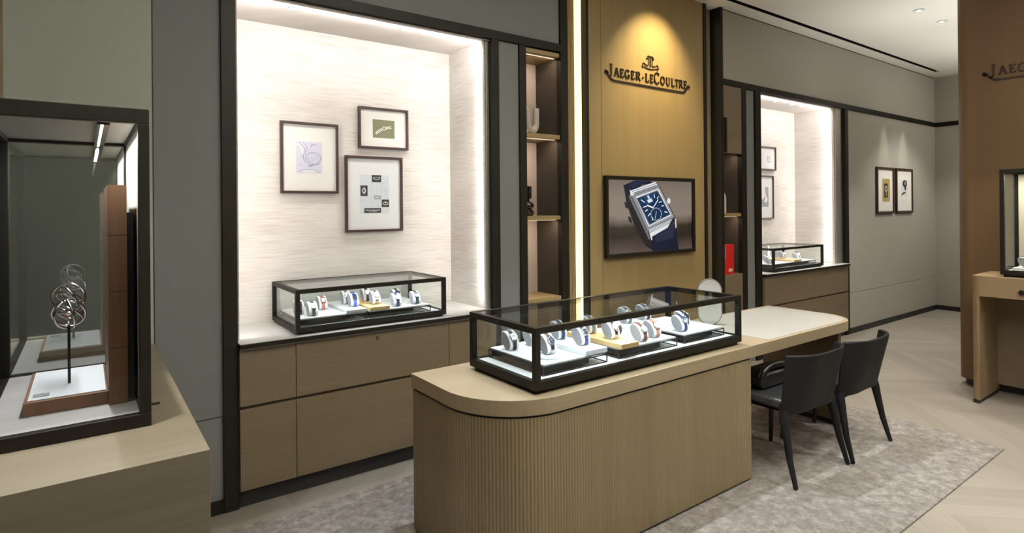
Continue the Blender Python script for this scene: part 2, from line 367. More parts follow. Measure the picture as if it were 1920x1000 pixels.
struct(MB().box(7.685, XR-.015, YW-.015, YW, 0, .067), 'baseboard_back', M['black'])
struct(MB().box(XR-.015, XR, YF, YW, 0, .067), 'baseboard_right', M['black'])
struct(MB().box(.278, .584, YW-.012, YW, 0, .07).box(-.29, .272, YW-.012, YW, 0, .07), 'baseboard_left', M['bronze'])
trim(16, (.272, .278, YW+.005, YW+.03, 0, ZC), mat=M['steel_grey'])
# central recess and oak feature wall
struct(MB().box(3.03, 5.028, 3.52, 3.57, 0, ZC), 'wall_recess', M['oak_v'])
fl = MB()
x = 3.034
while x < 3.185:
    fl.add([], [])
    fl.prism([(x, 3.517), (x, 3.499), (x+.002, 3.496), (x+.0075, 3.496), (x+.0095, 3.499), (x+.0095, 3.517)], 0, ZC); x += .0145
struct(fl, 'trim_17', M['oak_logo'])
struct(MB().box(3.031, 3.198, 3.517, 3.5195, 0, ZC), 'trim_21', M['black'])  # added black backing, stands for the shade between the flutes
o = struct(MB().box(3.199, 3.262, 3.495, 3.515, .02, ZC-.01), 'trim_18', M['led_gold'])
area_m('recess_led', (3.245, 3.488, 1.78), (0, 0, 1), (-1, -.25, 0), 3.3, .015, 8, (1, .82, .45))
struct(MB().box(3.285, 3.429, 3.44, 3.52, 0, ZC).box(3.434, 4.80, 3.44, 3.52, 0, ZC), 'wall_feature', M['oak_logo'])
trim(19, (3.262, 3.285, 3.43, 3.52, 0, ZC)); trim(20, (4.80, 4.845, 3.43, 3.52, 0, ZC))
area_m('recess_led', (4.93, 3.50, 1.78), (0, 0, 1), (0, -1, 0), 3.3, .02, 1.5, (1, .82, .5))
# partition column on the right, rounded at its far corner
pc = [(6.30, YF)]+[(8.6, YF), (8.6, 1.88)]+arc(6.40, 1.78, .10, 90, 180, 10)
struct(MB().prism(pc, .06, ZC), 'column', M['oak_col'], 0, True)
pc2 = [(6.33, YF), (8.57, YF), (8.57, 1.85)]+arc(6.42, 1.76, .09, 90, 180, 8)
struct(MB().prism(pc2, 0, .06), 'column_plinth', M['black'])

# shelf bays
def shelfbay(x0, x1, n, back, fronts):
    struct(MB().box(x0, x1, 3.71, 3.74, 0, ZR0), 'wall_shelf_back_'+n, back)
    struct(MB().box(x1, x1+.02, YW+.03, 3.71, 0, ZR0), 'wall_shelf_right_'+n, M['bronze_side'])
    struct(MB().box(x0-.02, x0, YW+.03, 3.71, 0, ZR0), 'wall_shelf_left_'+n, M['bronze_side'])
shelfbay(2.626, 2.96, 'first', M['wallpaper_shelf'], None)
shelfbay(5.068, 5.375, 'second', M['bronze_side'], None)
def shelf(x0, x1, z0, z1, label, led=True, bay='first', pw=1.6):
    t = root('shelf', ((x0+x1)/2, 3.57, z0), label, 'shelf', 'oak shelves of the bay '+('left of the lit strip' if bay == 'first' else 'right of the screen'))
    box(x0+.001, x1-.001, YW-.005, 3.708, z0, z1).build('board', M['oak_logo'], t, .002)
    if led:
        box(x0+.02, x1-.02, 3.455, 3.465, z0-.004, z0).build('led_strip', M['led'], t)
        area_m('shelf_lamp', ((x0+x1)/2, 3.47, z0-.008), (1, 0, 0), (.1, .35, -1), x1-x0-.06, .02, pw, (1, .80, .62))
shelf(2.626, 2.96, 2.762, 2.795, 'topmost oak board closing the shelf bay above the white vase', pw=1.3)
shelf(2.626, 2.96, 2.132, 2.165, 'oak shelf that carries the white twisted vase', pw=1.3)
shelf(2.626, 2.96, 1.514, 1.545, 'oak shelf that carries the black glass ornament', pw=1.3)
shelf(2.626, 2.96, .898, .928, 'lowest oak shelf of the bay, just above the island display case', led=False)
shelf(5.068, 5.375, 1.505, 1.537, 'oak shelf under the white arched ornament', bay='second', pw=.8)
# cupboards in the right bay
t = root('wall_cupboard', (5.22, 3.5, 2.135), 'brown upper cupboard door above the shelves right of the screen', 'cupboard')
box(5.070, 5.373, YW, 3.70, 2.135, ZR0-.002).build('body', M['bronze_side'], t)
box(5.070, 5.373, YW-.018, YW, 2.135, ZR0-.002).build('door', M['oak_cab'], t, .002)
h = box(5.072, 5.10, YW-.035, YW-.018, 2.14, 2.48).build('handle', M['bronze'], t)
area_m('shelf_lamp', (5.22, 3.48, 2.125), (1, 0, 0), (.1, .35, -1), .24, .02, .8, (1, .80, .62))
t = root('base_cupboard', (5.22, 3.5, 0), 'light brown base cupboard below the red box, right of the screen', 'cupboard')
box(5.070, 5.373, YW, 3.70, .06, .928).build('body', M['oak_cab'], t, .002)
box(5.072, 5.371, YW-.018, YW, .10, .928).build('door', M['oak_cab'], t, .002)
t = root('base_cupboard', (2.79, 3.5, 0), 'oak cupboard under the left shelf bay, mostly behind the island display case', 'cupboard')
box(2.628, 2.958, YW+.005, 3.70, .06, .896).build('body', M['oak_cab'], t, .002)
box(2.63, 2.956, YW-.012, YW+.005, .10, .893).build('door', M['oak_cab'], t, .002)

# ------------------------------------------------------------------ niche base cabinets and counters
def base_cab(x0, x1, label, group, knob=False):
    t = root('base_cabinet', ((x0+x1)/2, 3.6, 0), label, 'cabinet', group)
    box(x0, x1, 3.40, YB-.002, .095, .862).build('carcass', M['oak_cab'], t)
    box(x0, x1, 3.42, YB-.002, 0, .095).build('plinth', M['black'], t)
    d = box(x0+.0015, x1-.0015, 3.378, 3.40, .552, .855).build('drawer', M['oak_cab'], t, .0015)
    box(x0+.0015, x1-.0015, 3.378, 3.40, .10, .535).build('door', M['oak_cab'], t, .0015)
    if knob:
        k = MB()
        k.tube([(x0+.49, 3.378, .822), (x0+.49, 3.366, .822)], .009, 14).build('knob', M['steel'], d)
    return t
g1 = 'oak cabinets under the left niche'; g2 = 'oak cabinets under the right niche'
base_cab(.658, .953, 'narrow oak cabinet at the foot of the tall dark post, left niche', g1)
base_cab(.953, 1.942, 'wide oak cabinet with a small lock, under the glass case of the left niche', g1, True)
base_cab(1.942, 2.323, 'oak cabinet behind the near end of the island display case', g1)
base_cab(5.73, 6.60, 'wide brown cabinet at the dark post side of the right niche, behind the desk end', g2)
base_cab(6.60, 7.598, 'brown cabinet beside the right post of the right niche', g2)
def counter(x0, x1, xw1, label):
    t = root('counter_top', ((x0+x1)/2, 3.6, .865), label, 'counter')
    MB().box(x0, x1, 3.352, YB-.002, .889, .892).build('top_surface', M['counter'], t)
    MB().box(x0, x1, 3.35, YB-.002, .866, .889).build('edge_slab', M['bronze'], t)
    MB().box(x0, x1, 3.362, 3.372, .857, .866).build('edge_profile', M['steel_grey'], t)
counter(.658, 2.323, 0, 'pale counter with a dark edge in the left niche')
counter(5.73, 7.598, 0, 'pale counter with a dark edge in the right niche')

# downlights
def downlight(x, y, z, label, group, rad=.033, mat='led_w'):
    t = root('downlight', (x, y, z), label, 'downlight', group)
    MB().lathe([(rad, 0), (rad+.004, -.002), (rad+.002, -.006), (rad*.72, -.006), (rad*.66, 0)], x, y, z, 24).build('trim_ring', M['white_gloss'], t, smooth=True)
    MB().lathe([(rad*.4, -.0062), (rad*.4, -.0075), (.001, -.0085)], x, y, z, 16).build('lamp_lens', M[mat], t)
for x, y, s_ in [(.992, 3.546, 'first downlight from the dark post in the left niche ceiling'), (1.137, 3.536, 'second downlight from the dark post in the left niche ceiling'),
                 (1.725, 3.54, 'third downlight from the dark post in the left niche ceiling'), (1.873, 3.548, 'fourth downlight from the dark post, nearest the right wall of the left niche')]:
    downlight(x, y, ZR0, s_, 'downlights in the left niche ceiling')
for x, y, s_ in [(6.36, 3.6, 'first downlight seen in the right niche ceiling, beside the dark post'), (6.72, 3.6, 'middle downlight of the right niche ceiling'), (6.96, 3.6, 'downlight of the right niche ceiling nearest its far corner')]:
    downlight(x, y, ZR0, s_, 'downlights in the right niche ceiling')
downlight(6.773, 2.315, ZC, 'bright round ceiling downlight farther from the wood column', 'ceiling downlights', .05)
downlight(7.39, 2.315, ZC, 'bright round ceiling downlight nearer the wood column', 'ceiling downlights', .05)

# ------------------------------------------------------------------ framed pictures
def picture(name, x0, x1, z0, z1, yback, label, group, mat, art, fw=.016, mats=None):
    y1 = yback-.001
    t = root(name, ((x0+x1)/2, y1, (z0+z1)/2), label, 'picture', group)
    f = MB()
    yf = y1-.026
    f.box(x0, x1, yf, y1, z0, z0+fw).box(x0, x1, yf, y1, z1-fw, z1).box(x0, x0+fw, yf, y1, z0+fw, z1-fw).box(x1-fw, x1, yf, y1, z0+fw, z1-fw)
    f.build('frame', M['frame_w'], t, .002)
    box(x0+fw, x1-fw, y1-.012, y1-.002, z0+fw, z1-fw).build('mat_board', M[mat], t)
    a = MB(); yy = [y1-.0125]
    def q(xa, xb, za, zb, k, lift=0):
        a.box(xa, xb, y1-.0128-lift*.0004, y1-.0118, za, zb, k)
    def line(pts, wd, k, lift=1):
        for (xa, za), (xb, zb) in zip(pts, pts[1:]):
            d = Vector((xb-xa, zb-za));
            if d.length < 1e-6: continue
            d.normalize(); nx, nz = -d.y*wd/2, d.x*wd/2
            yy_ = y1-.0128-lift*.0004
            a.wprism([(xa-nx, za-nz), (xb-nx, zb-nz), (xb+nx, zb+nz), (xa+nx, za+nz)], yy_, y1-.012, k)
    def disc(cx, cz, rx, rz, k, lift=1, ang=0):
        pts = []
        for i in range(20):
            px, pz = rx*math.cos(i*math.pi/10), rz*math.sin(i*math.pi/10); c, s_ = math.cos(R(ang)), math.sin(R(ang))
            pts.append((cx+px*c-pz*s_, cz+px*s_+pz*c))
        a.wprism(pts, y1-.0128-lift*.0004, y1-.012, k)
    art(q, line, disc)
    a.build('artwork', mats, t)
    return t
pm = {k: plain('print_'+k, c, .8) for k, c in {'lilac': (.66, .66, .78), 'pencil': (.30, .29, .42), 'pale': (.74, .74, .80), 'olive': (.17, .175, .10), 'olive_d': (.10, .10, .06),
      'wht': (.80, .80, .78), 'sheet': (.66, .71, .75), 'blk': (.02, .02, .022), 'gry': (.35, .36, .38), 'ochre': (.42, .32, .08), 'grid': (.52, .57, .63)}.items()}
def ell(cx, cz, rx, rz, a0=0, a1=360, n=18, ang=0):
    c, s_ = math.cos(R(ang)), math.sin(R(ang)); o_ = []
    for i in range(n+1):
        px, pz = rx*math.cos(R(a0+(a1-a0)*i/n)), rz*math.sin(R(a0+(a1-a0)*i/n)); o_.append((cx+px*c-pz*s_, cz+px*s_+pz*c))
    return o_
def art_sketch(q, line, disc):
    q(1.122, 1.292, 1.850, 2.060, 0)
    disc(1.155, 2.01, .026, .05, 2, 1, 20); disc(1.205, 1.865, .05, .014, 2, 1)
    line(ell(1.232, 1.95, .052, .042), .003, 1, 2); line(ell(1.232, 1.95, .042, .033), .0018, 1, 2); line(ell(1.215, 1.94, .014, .011), .0015, 1, 2); line(ell(1.25, 1.955, .012, .01), .0015, 1, 2)
    line([(1.14, 2.055), (1.175, 2.02), (1.185, 1.99), (1.165, 1.96)], .004, 1, 2); line([(1.165, 2.055), (1.19, 2.03), (1.20, 1.995)], .002, 1, 2)
    line([(1.13, 2.03), (1.15, 1.98), (1.165, 1.95), (1.18, 1.92)], .002, 1, 2); line([(1.18, 2.0), (1.165, 1.965), (1.175, 1.93)], .0025, 1, 2)
    line(ell(1.237, 2.03, .018, .012, 20, 200), .004, 1, 2); line([(1.20, 1.90), (1.235, 1.905), (1.275, 1.915)], .005, 1, 2); line([(1.205, 1.892), (1.23, 1.90)], .004, 1, 2)
    line([(1.135, 1.858), (1.165, 1.872), (1.2, 1.877), (1.245, 1.872), (1.28, 1.857)], .003, 1, 2); line([(1.13, 1.90), (1.16, 1.906)], .0015, 1, 2)
    line([(1.28, 1.955), (1.289, 1.95)], .006, 1, 2)
def art_olive(q, line, disc):
    q(1.655, 1.822, 2.118, 2.248, 0)
    line([(1.675, 2.15), (1.70, 2.172), (1.725, 2.185)], .007, 2); line([(1.68, 2.143), (1.708, 2.163), (1.73, 2.176)], .005, 2)
    line(ell(1.742, 2.188, .012, .012), .005, 2); line([(1.755, 2.192), (1.775, 2.20), (1.797, 2.205)], .007, 2); line([(1.757, 2.184), (1.78, 2.19), (1.80, 2.193)], .005, 2)
    line([(1.797, 2.212), (1.805, 2.18)], .003, 1); line([(1.67, 2.21), (1.72, 2.16)], .002, 1); line([(1.78, 2.18), (1.81, 2.13)], .002, 1)
def art_grid(q, line, disc):
    q(1.559, 1.776, 1.577, 1.85, 0)
    for x in (1.64, 1.715): line([(x, 1.577), (x, 1.85)], .0015, 4)
    for z in (1.735, 1.665): line([(1.559, z), (1.776, z)], .0015, 4)
    q(1.645, 1.715, 1.80, 1.85, 1, 2); q(1.56, 1.612, 1.70, 1.775, 1, 2); q(1.718, 1.774, 1.622, 1.676, 1, 2); q(1.587, 1.712, 1.582, 1.615, 1, 2); q(1.66, 1.712, 1.677, 1.705, 3, 2)
    line(ell(1.68, 1.827, .024, .008), .004, 2, 4); line([(1.655, 1.834), (1.705, 1.834)], .003, 2, 4)
    line(ell(1.586, 1.738, .011, .018), .005, 2, 4); line([(1.586, 1.765), (1.586, 1.712)], .003, 2, 4)
    line(ell(1.746, 1.648, .02, .01), .003, 2, 4); disc(1.746, 1.656, .005, .007, 2, 4)
    for i in range(12): line([(1.597+i*.009, 1.60), (1.602+i*.009, 1.60)], .009 if i in (0, 6) else .006, 2, 4)
    line([(1.62, 1.589), (1.68, 1.589)], .002, 2, 4)
    line([(1.668, 1.69), (1.70, 1.69)], .004, 2, 4); line([(1.722, 1.79), (1.76, 1.796)], .002, 3, 4)
    line([(1.65, 1.66), (1.69, 1.64), (1.70, 1.60)], .001, 3, 3); line([(1.72, 1.77), (1.76, 1.74), (1.74, 1.70)], .001, 3, 3)
gp = 'framed pictures on the back wall of the left niche'
P4 = [pm['lilac'], pm['pencil'], pm['pale'], pm['gry'], pm['grid']]
picture('framed_picture', 1.021, 1.402, 1.716, 2.187, YB, 'portrait dark frame holding a lilac pencil watch sketch, left niche', gp, 'mat', art_sketch, .016, P4)
picture('framed_picture', 1.548, 1.928, 2.038, 2.332, YB, 'landscape dark frame with an olive green watch print, highest in the left niche', gp, 'mat', art_olive, .016, [pm['olive'], pm['olive_d'], pm['wht']])
picture('framed_picture', 1.449, 1.879, 1.447, 1.982, YB, 'large portrait frame with small black watch photos on a pale sheet, left niche', gp, 'mat2', art_grid, .017, [pm['sheet'], pm['blk'], pm['wht'], pm['gry'], pm['grid']])
def art_r1(q, line, disc):
    q(6.70, 6.86, 2.12, 2.26, 0); line([(6.76, 2.15), (6.78, 2.23)], .008, 1); line([(6.79, 2.14), (6.81, 2.22)], .008, 1); line(ell(6.80, 2.175, .035, .025), .006, 1); line([(6.74, 2.17), (6.77, 2.22)], .006, 1)
def art_r2(q, line, disc):
    q(6.58, 6.78, 1.60, 1.84, 1); disc(6.715, 1.69, .04, .04, 0, 2); q(6.63, 6.70, 1.69, 1.84, 0, 2); line([(6.69, 1.80), (6.72, 1.66)], .03, 0, 3)
gp = 'framed pictures in the right niche'
picture('framed_picture', 6.56, 6.946, 2.048, 2.336, YB, 'small landscape frame with a faint line drawing, upper one in the right niche', gp, 'mat2', art_r1, .016, [pm['wht'], pm['gry']])
picture('framed_picture', 6.44, 6.888, 1.447, 1.982, YB, 'portrait frame with a black and white photo, lower one in the right niche', gp, 'mat2', art_r2, .016, [pm['wht'], pm['gry']])
def art_w1(q, line, disc):
    q(8.665, 8.90, 1.655, 1.965, 0); q(8.72, 8.83, 1.71, 1.90, 1, 2); line(ell(8.775, 1.83, .03, .035), .012, 2, 4); line([(8.775, 1.80), (8.78, 1.73)], .012, 2, 4); disc(8.855, 1.69, .035, .03, 3, 2); line([(8.68, 1.95), (8.72, 1.88)], .02, 3, 2)
def art_w2(q, line, disc):
    q(9.275, 9.49, 1.655, 1.965, 4); disc(9.40, 1.91, .075, .05, 1, 2); line([(9.41, 1.87), (9.42, 1.82)], .06, 1, 2); disc(9.41, 1.915, .025, .025, 3, 4); line([(9.29, 1.75), (9.35, 1.775), (9.42, 1.785)], .022, 1, 2); q(9.29, 9.48, 1.66, 1.73, 2, 2)
gp = 'pair of framed pictures on the greige wall'
PW = [pm['ochre'], pm['blk'], pm['wht'], pm['gry'], pm['sheet']]
picture('framed_picture', 8.485, 9.02, 1.494, 2.12, YW, 'tall black frame with an ochre watch print on the greige wall', gp, 'mat', art_w1, .03, PW)
picture('framed_picture', 9.095, 9.66, 1.497, 2.122, YW, 'tall black frame with a black and white watch print on the greige wall', gp, 'mat', art_w2, .03, PW)

# ------------------------------------------------------------------ lettering
GL = {  # glyph strokes in a unit box: bars (x0,z0,x1,z1,width); arcs as ellipses
 'A': (.86, [('l', .10, 0, .42, 1, .10), ('l', .42, 1, .76, 0, .17), ('l', .2, .33, .62, .33, .09), ('l', 0, .03, .24, .03, .06), ('l', .62, .03, .90, .03, .06), ('l', .30, .97, .5, .97, .06)]),
 'E': (.66, [('l', .14, 0, .14, 1, .17), ('l', 0, .04, .6, .04, .08), ('l', 0, .96, .58, .96, .08), ('l', .14, .52, .45, .52, .08), ('l', .6, 0, .6, .24, .06), ('l', .57, .78, .57, 1, .06), ('l', .45, .42, .45, .62, .05)]),
 'G': (.84, [('a', .42, .5, .37, .48, 50, 330, .14), ('l', .72, 0.04, .72, .42, .14), ('l', .52, .42, .86, .42, .06), ('l', .68, .72, .68, .98, .05)]),
 'R': (.84, [('l', .14, 0, .14, 1, .17), ('l', 0, .03, .30, .03, .06), ('l', 0, .96, .4, .96, .07), ('a', .38, .74, .25, .23, -90, 90, .13), ('l', .14, .49, .4, .49, .07), ('l', .38, .48, .72, .03, .15), ('l', .64, .03, .86, .03, .06)]),
 'L': (.66, [('l', .14, 0, .14, 1, .17), ('l', 0, .97, .3, .97, .06), ('l', 0, .04, .6, .04, .08), ('l', .6, 0, .6, .26, .06)]),
 'O': (.86, [('a', .42, .5, .36, .47, 0, 360, .14)]),
 'C': (.80, [('a', .42, .5, .37, .48, 45, 315, .13), ('l', .70, .74, .70, .98, .05), ('l', .70, .04, .70, .24, .04)]),
 'U': (.84, [('l', .16, .3, .16, 1, .16), ('l', .68, .3, .68, 1, .09), ('a', .42, .32, .26, .29, 180, 360, .12), ('l', .02, .97, .32, .97, .06), ('l', .54, .97, .82, .97, .06)]),
 'T': (.74, [('l', .36, 0, .36, 1, .17), ('l', .04, .96, .68, .96, .08), ('l', .22, .03, .50, .03, .06), ('l', .05, .76, .05, 1, .05), ('l', .67, .76, .67, 1, .05)]),
 '-': (.42, [('l', .06, .42, .34, .42, .13)]),
 'J': (.46, [('l', .26, .0, .26, 1, .13), ('l', .10, .97, .42, .97, .055), ('l', .26, .05, .10, -.20, .08), ('l', .10, -.20, -.05, -.12, .10)]),
}
def glyph(mb, ch, x, z, h, wscale, y0, y1, weight=1.0, xf=None):
    wd, st = GL[ch]
    def seg(p, q_, t_):
        d = Vector((q_[0]-p[0], q_[1]-p[1]))
        if d.length < 1e-7: return
        d.normalize(); nx, nz = -d.y*t_/2, d.x*t_/2
        pts = [(p[0]-nx, p[1]-nz), (q_[0]-nx, q_[1]-nz), (q_[0]+nx, q_[1]+nz), (p[0]+nx, p[1]+nz)]
        mb.wprism(pts, y0, y1)
    for s_ in st:
        if s_[0] == 'l':
            seg((x+s_[1]*h*wscale, z+s_[2]*h), (x+s_[3]*h*wscale, z+s_[4]*h), s_[5]*h*weight)
        else:
            _, cx_, cz_, rx, rz, a0, a1, t_ = s_
            n = 16; pts = [(x+(cx_+rx*math.cos(R(a0+(a1-a0)*i/n)))*h*wscale, z+(cz_+rz*math.sin(R(a0+(a1-a0)*i/n)))*h) for i in range(n+1)]
            for i in range(n):
                p, q_ = pts[i], pts[i+1]; e = .15
                seg((p[0]-(q_[0]-p[0])*e, p[1]-(q_[1]-p[1])*e), (q_[0]+(q_[0]-p[0])*e, q_[1]+(q_[1]-p[1])*e), t_*h*weight)
    return wd*h*wscale
def logo_parts(t, y1, y0):
    """wall logo in x/z coordinates, front at y1, back at y0"""
    z = 2.706; h = .072
    def glyph_o(ch, *a):
        q_ = MB(); glyph(q_, ch, *a); q_.build('letter', M['logo'], t)
    glyph_o('J', 3.523, z, .098, .95, y1, y0, 1.0)
    spec = [('A', 3.580), ('E', 3.652), ('G', 3.711), ('E', 3.786), ('R', 3.848), ('-', 3.925), ('L', 3.970), ('E', 4.028)]
    for ch, x_ in spec: glyph_o(ch, x_, z, h, .98, y1, y0, 1.15)
    glyph_o('C', 4.083, z-.002, .100, .92, y1, y0, .85)
    for ch, x_ in [('O', 4.168), ('U', 4.243), ('L', 4.318), ('T', 4.370), ('R', 4.428), ('E', 4.497)]: glyph_o(ch, x_, z, h, .98, y1, y0, 1.15)
    ub = MB()
    ym = (y0+y1)/2
    bar = [(3.478, 2.742), (3.492, 2.722), (3.52, 2.700), (3.545, 2.676), (3.575, 2.667), (4.03, 2.667), (4.49, 2.667), (4.512, 2.678), (4.53, 2.70), (4.56, 2.722)]
    for (xa, za), (xb, zb) in zip(bar, bar[1:]):
        d = Vector((xb-xa, zb-za)).normalized(); nx, nz = -d.y*.008, d.x*.008
        ub.wprism([(xa-nx-d.x*.003, za-nz-d.y*.003), (xb-nx+d.x*.003, zb-nz+d.y*.003), (xb+nx+d.x*.003, zb+nz+d.y*.003), (xa+nx-d.x*.003, za+nz-d.y*.003)], y1, y0)
    for cx_, cz_ in ((3.492, 2.726), (4.566, 2.727)):
        ub.wprism([(cx_+.022*math.cos(i*math.pi/8), cz_+.016*math.sin(i*math.pi/8)) for i in range(16)], y1, y0)
    ub.build('underline', M['logo'], t)
    em = MB()
    def path(pts, wd, closed=True):
        pp = pts+[pts[0]] if closed else pts
        for (xa, za), (xb, zb) in zip(pp, pp[1:]):
            d = Vector((xb-xa, zb-za)).normalized(); nx, nz = -d.y*wd/2, d.x*wd/2; e = wd*.4
            em.wprism([(xa-nx-d.x*e, za-nz-d.y*e), (xb-nx+d.x*e, zb-nz+d.y*e), (xb+nx+d.x*e, zb+nz+d.y*e), (xa+nx-d.x*e, za+nz-d.y*e)], y1, y0)
    cx_ = 4.034
    path([(cx_-.003, 2.84), (cx_-.003, 2.935), (cx_-.030, 2.938), (cx_-.047, 2.915), (cx_-.040, 2.908), (cx_-.024, 2.924), (cx_-.024, 2.853),
          (cx_-.055, 2.853), (cx_-.088, 2.870), (cx_-.098, 2.862), (cx_-.106, 2.838), (cx_-.098, 2.828), (cx_-.086, 2.838), (cx_-.04, 2.826), (cx_, 2.822)], .0042, False)
    path([(cx_+.004, 2.84), (cx_+.004, 2.935), (cx_+.030, 2.938), (cx_+.047, 2.915), (cx_+.040, 2.908), (cx_+.024, 2.924), (cx_+.024, 2.853),
          (cx_+.055, 2.853), (cx_+.088, 2.868), (cx_+.100, 2.862), (cx_+.110, 2.838), (cx_+.100, 2.826), (cx_+.086, 2.838), (cx_+.04, 2.826), (cx_, 2.822)], .0042, False)
    em.build('emblem', M['logo'], t)
t = root('wall_logo', (4.03, 3.44, 2.78), 'dark raised logo lettering lit from above on the oak feature wall', 'sign')
logo_parts(t, 3.4315, 3.4395)
t2 = root('wall_logo', (4.03, 3.44, 2.78), 'dark raised logo lettering on the brown wood column, cut off by the picture edge', 'sign')
logo_parts(t2, 3.4315, 3.4395)
# turned to stand on the column face (x = 6.30), reading towards the camera side
t2.location = (6.30, 1.12, 2.782); t2.rotation_euler = (0, 0, R(-90))

# ------------------------------------------------------------------ advertising screen
t = root('wall_screen', (4.02, 3.44, 1.52), 'wall screen showing a blue dial wristwatch on a brown blurred ground', 'screen')
sx0, sx1, sz0, sz1 = 3.442, 4.602, 1.188, 1.868
f = MB(); f.box(sx0, sx1, 3.395, 3.439, sz0, sz0+.03).box(sx0, sx1, 3.395, 3.439, sz1-.032, sz1).box(sx0, sx0+.022, 3.395, 3.439, sz0+.03, sz1-.032).box(sx1-.03, sx1, 3.395, 3.439, sz0+.03, sz1-.032)
f.build('bezel', M['bronze'], t, .002)
# background image on the panel: blurred brown gradient
mt, N, L, b = nt('screen_ground'); tc = N.new('ShaderNodeTexCoord'); sp = N.new('ShaderNodeSeparateXYZ'); L.new(tc.outputs['Generated'], sp.inputs[0])
nz_ = N.new('ShaderNodeTexNoise'); nz_.inputs['Scale'].default_value = 2.5; L.new(tc.outputs['Generated'], nz_.inputs['Vector'])
ad = N.new('ShaderNodeMath'); ad.operation = 'MULTIPLY_ADD'; ad.inputs[1].default_value = .22; ad.inputs[2].default_value = -.11; L.new(nz_.outputs['Fac'], ad.inputs[0])
ad2 = N.new('ShaderNodeMath'); L.new(sp.outputs[2], ad2.inputs[0]); L.new(ad.outputs[0], ad2.inputs[1])
cr = N.new('ShaderNodeValToRGB'); e = cr.color_ramp.elements
e[0].position = .0; e[0].color = (.09, .065, .055, 1); e[1].position = 1; e[1].color = (.17, .135, .11, 1)
for p_, c_ in ((.12, (.05, .034, .028, 1)), (.24, (.012, .008, .006, 1)), (.36, (.02, .013, .01, 1)), (.50, (.22, .175, .145, 1)), (.75, (.21, .17, .14, 1))):
    k = e.new(p_); k.color = c_
L.new(ad2.outputs[0], cr.inputs[0]); L.new(cr.outputs[0], b.inputs['Emission Color']); b.inputs['Emission Strength'].default_value = 1.0
b.inputs['Base Color'].default_value = (.01, .01, .01, 1); b.inputs['Roughness'].default_value = .25
SC = [mt, emit('scr_steel', (.30, .31, .33), 1), emit('scr_steel_light', (.75, .77, .80), 1), emit('scr_dark', (.02, .02, .028), 1), emit('scr_blue', (.004, .03, .085), 1),
      emit('scr_strap', (.009, .013, .030), 1), emit('scr_strap_light', (.020, .026, .055), 1), emit('scr_hand', (.85, .88, .92), 1), emit('scr_back', (.022, .018, .019), 1), emit('scr_grey', (.16, .16, .17), 1), emit('scr_blue_l', (.006, .055, .15), 1)]
d = MB(); YD = 3.415
d.box(sx0+.02, sx1-.028, YD, 3.43, sz0+.028, sz1-.03, 0)
d.build('display', SC[0], t)
im = MB(); lay = [0]
def poly(pts, k):
    lay[0] += 1
    im.wprism(pts, YD-.0002-.00025*lay[0], YD-.0001-.00025*(lay[0]-1), k)
def ln(a, b_, wd, k):
    dd = Vector((b_[0]-a[0], b_[1]-a[1])).normalized(); nx, nz = -dd.y*wd/2, dd.x*wd/2
    im.wprism([(a[0]-nx, a[1]-nz), (b_[0]-nx, b_[1]-nz), (b_[0]+nx, b_[1]+nz), (a[0]+nx, a[1]+nz)], YD-.0004-.00025*lay[0], YD-.0002-.00025*lay[0], k)
zt, zb_ = sz1-.033, sz0+.031
poly([(3.66, 1.79), (3.69, 1.65), (3.75, 1.52), (3.83, 1.38), (3.93, 1.27), (4.03, zb_), (4.11, zb_), (4.0, 1.36), (3.86, 1.55), (3.78, 1.72)][::1], 8)
poly([(3.665, 1.652), (3.72, 1.64), (3.735, 1.59), (3.68, 1.60)][::-1], 3); poly([(3.71, 1.53), (3.745, 1.52), (3.76, 1.47), (3.72, 1.485)][::-1], 3)
poly([(3.655, 1.79), (3.70, 1.70), (3.757, 1.74), (3.90, 1.80), (4.04, 1.815), (3.99, zt), (3.80, zt)], 5)
poly([(3.72, 1.795), (3.78, 1.77), (3.90, 1.81), (3.98, zt), (3.82, zt)], 6)
poly([(4.00, 1.345), (4.02, zb_+.0), (4.06, zb_), (4.375, zb_), (4.345, 1.45), (4.20, 1.42), (4.02, 1.375)], 5)
poly([(4.04, 1.36), (4.06, 1.29), (4.30, 1.33), (4.32, 1.44), (4.2, 1.42)], 6)
poly([(4.23, 1.435), (4.34, 1.47), (4.335, 1.51), (4.24, 1.50)], 3)
poly([(3.745, 1.72), (3.96, 1.395), (4.315, 1.51), (4.10, 1.80)][:4], 1)          # case body
poly([(3.72, 1.695), (3.742, 1.722), (3.955, 1.40), (3.985, 1.33), (3.97, 1.32), (3.93, 1.38)][::-1], 9)
poly([(3.735, 1.745), (3.77, 1.70), (3.80, 1.735), (4.09, 1.825), (4.115, 1.80), (4.02, 1.835)][::1][:3]+[(4.095, 1.80), (4.06, 1.828)], 2)
poly([(3.965, 1.41), (3.99, 1.34), (4.22, 1.42), (4.29, 1.50)], 2)
poly([(3.80, 1.70), (3.965, 1.435), (4.275, 1.53), (4.095, 1.775)], 2)
poly([(3.812, 1.683), (3.973, 1.447), (4.262, 1.537), (4.089, 1.757)], 9)
poly([(3.825, 1.68), (3.98, 1.458), (4.25, 1.54), (4.083, 1.745)], 4)
poly([(3.90, 1.70), (3.93, 1.62), (4.03, 1.66), (4.06, 1.735)], 10)
for s_ in (0, .016, .032, .048):      # gadroons top and bottom
    ln((3.757+s_*.6, 1.738-s_*.9), (4.105+s_*.35, 1.822-s_*.9), .004, 3)
    ln((3.948+s_*.0+.012, 1.395+s_*.75-.02), (4.318-.004, 1.50+s_*.75-.02), .004, 3)
ln((3.755, 1.70), (3.95, 1.40), .006, 3); ln((3.775, 1.71), (3.965, 1.415), .004, 9); ln((4.115, 1.79), (4.315, 1.52), .007, 3)
hub = (4.026, 1.60)
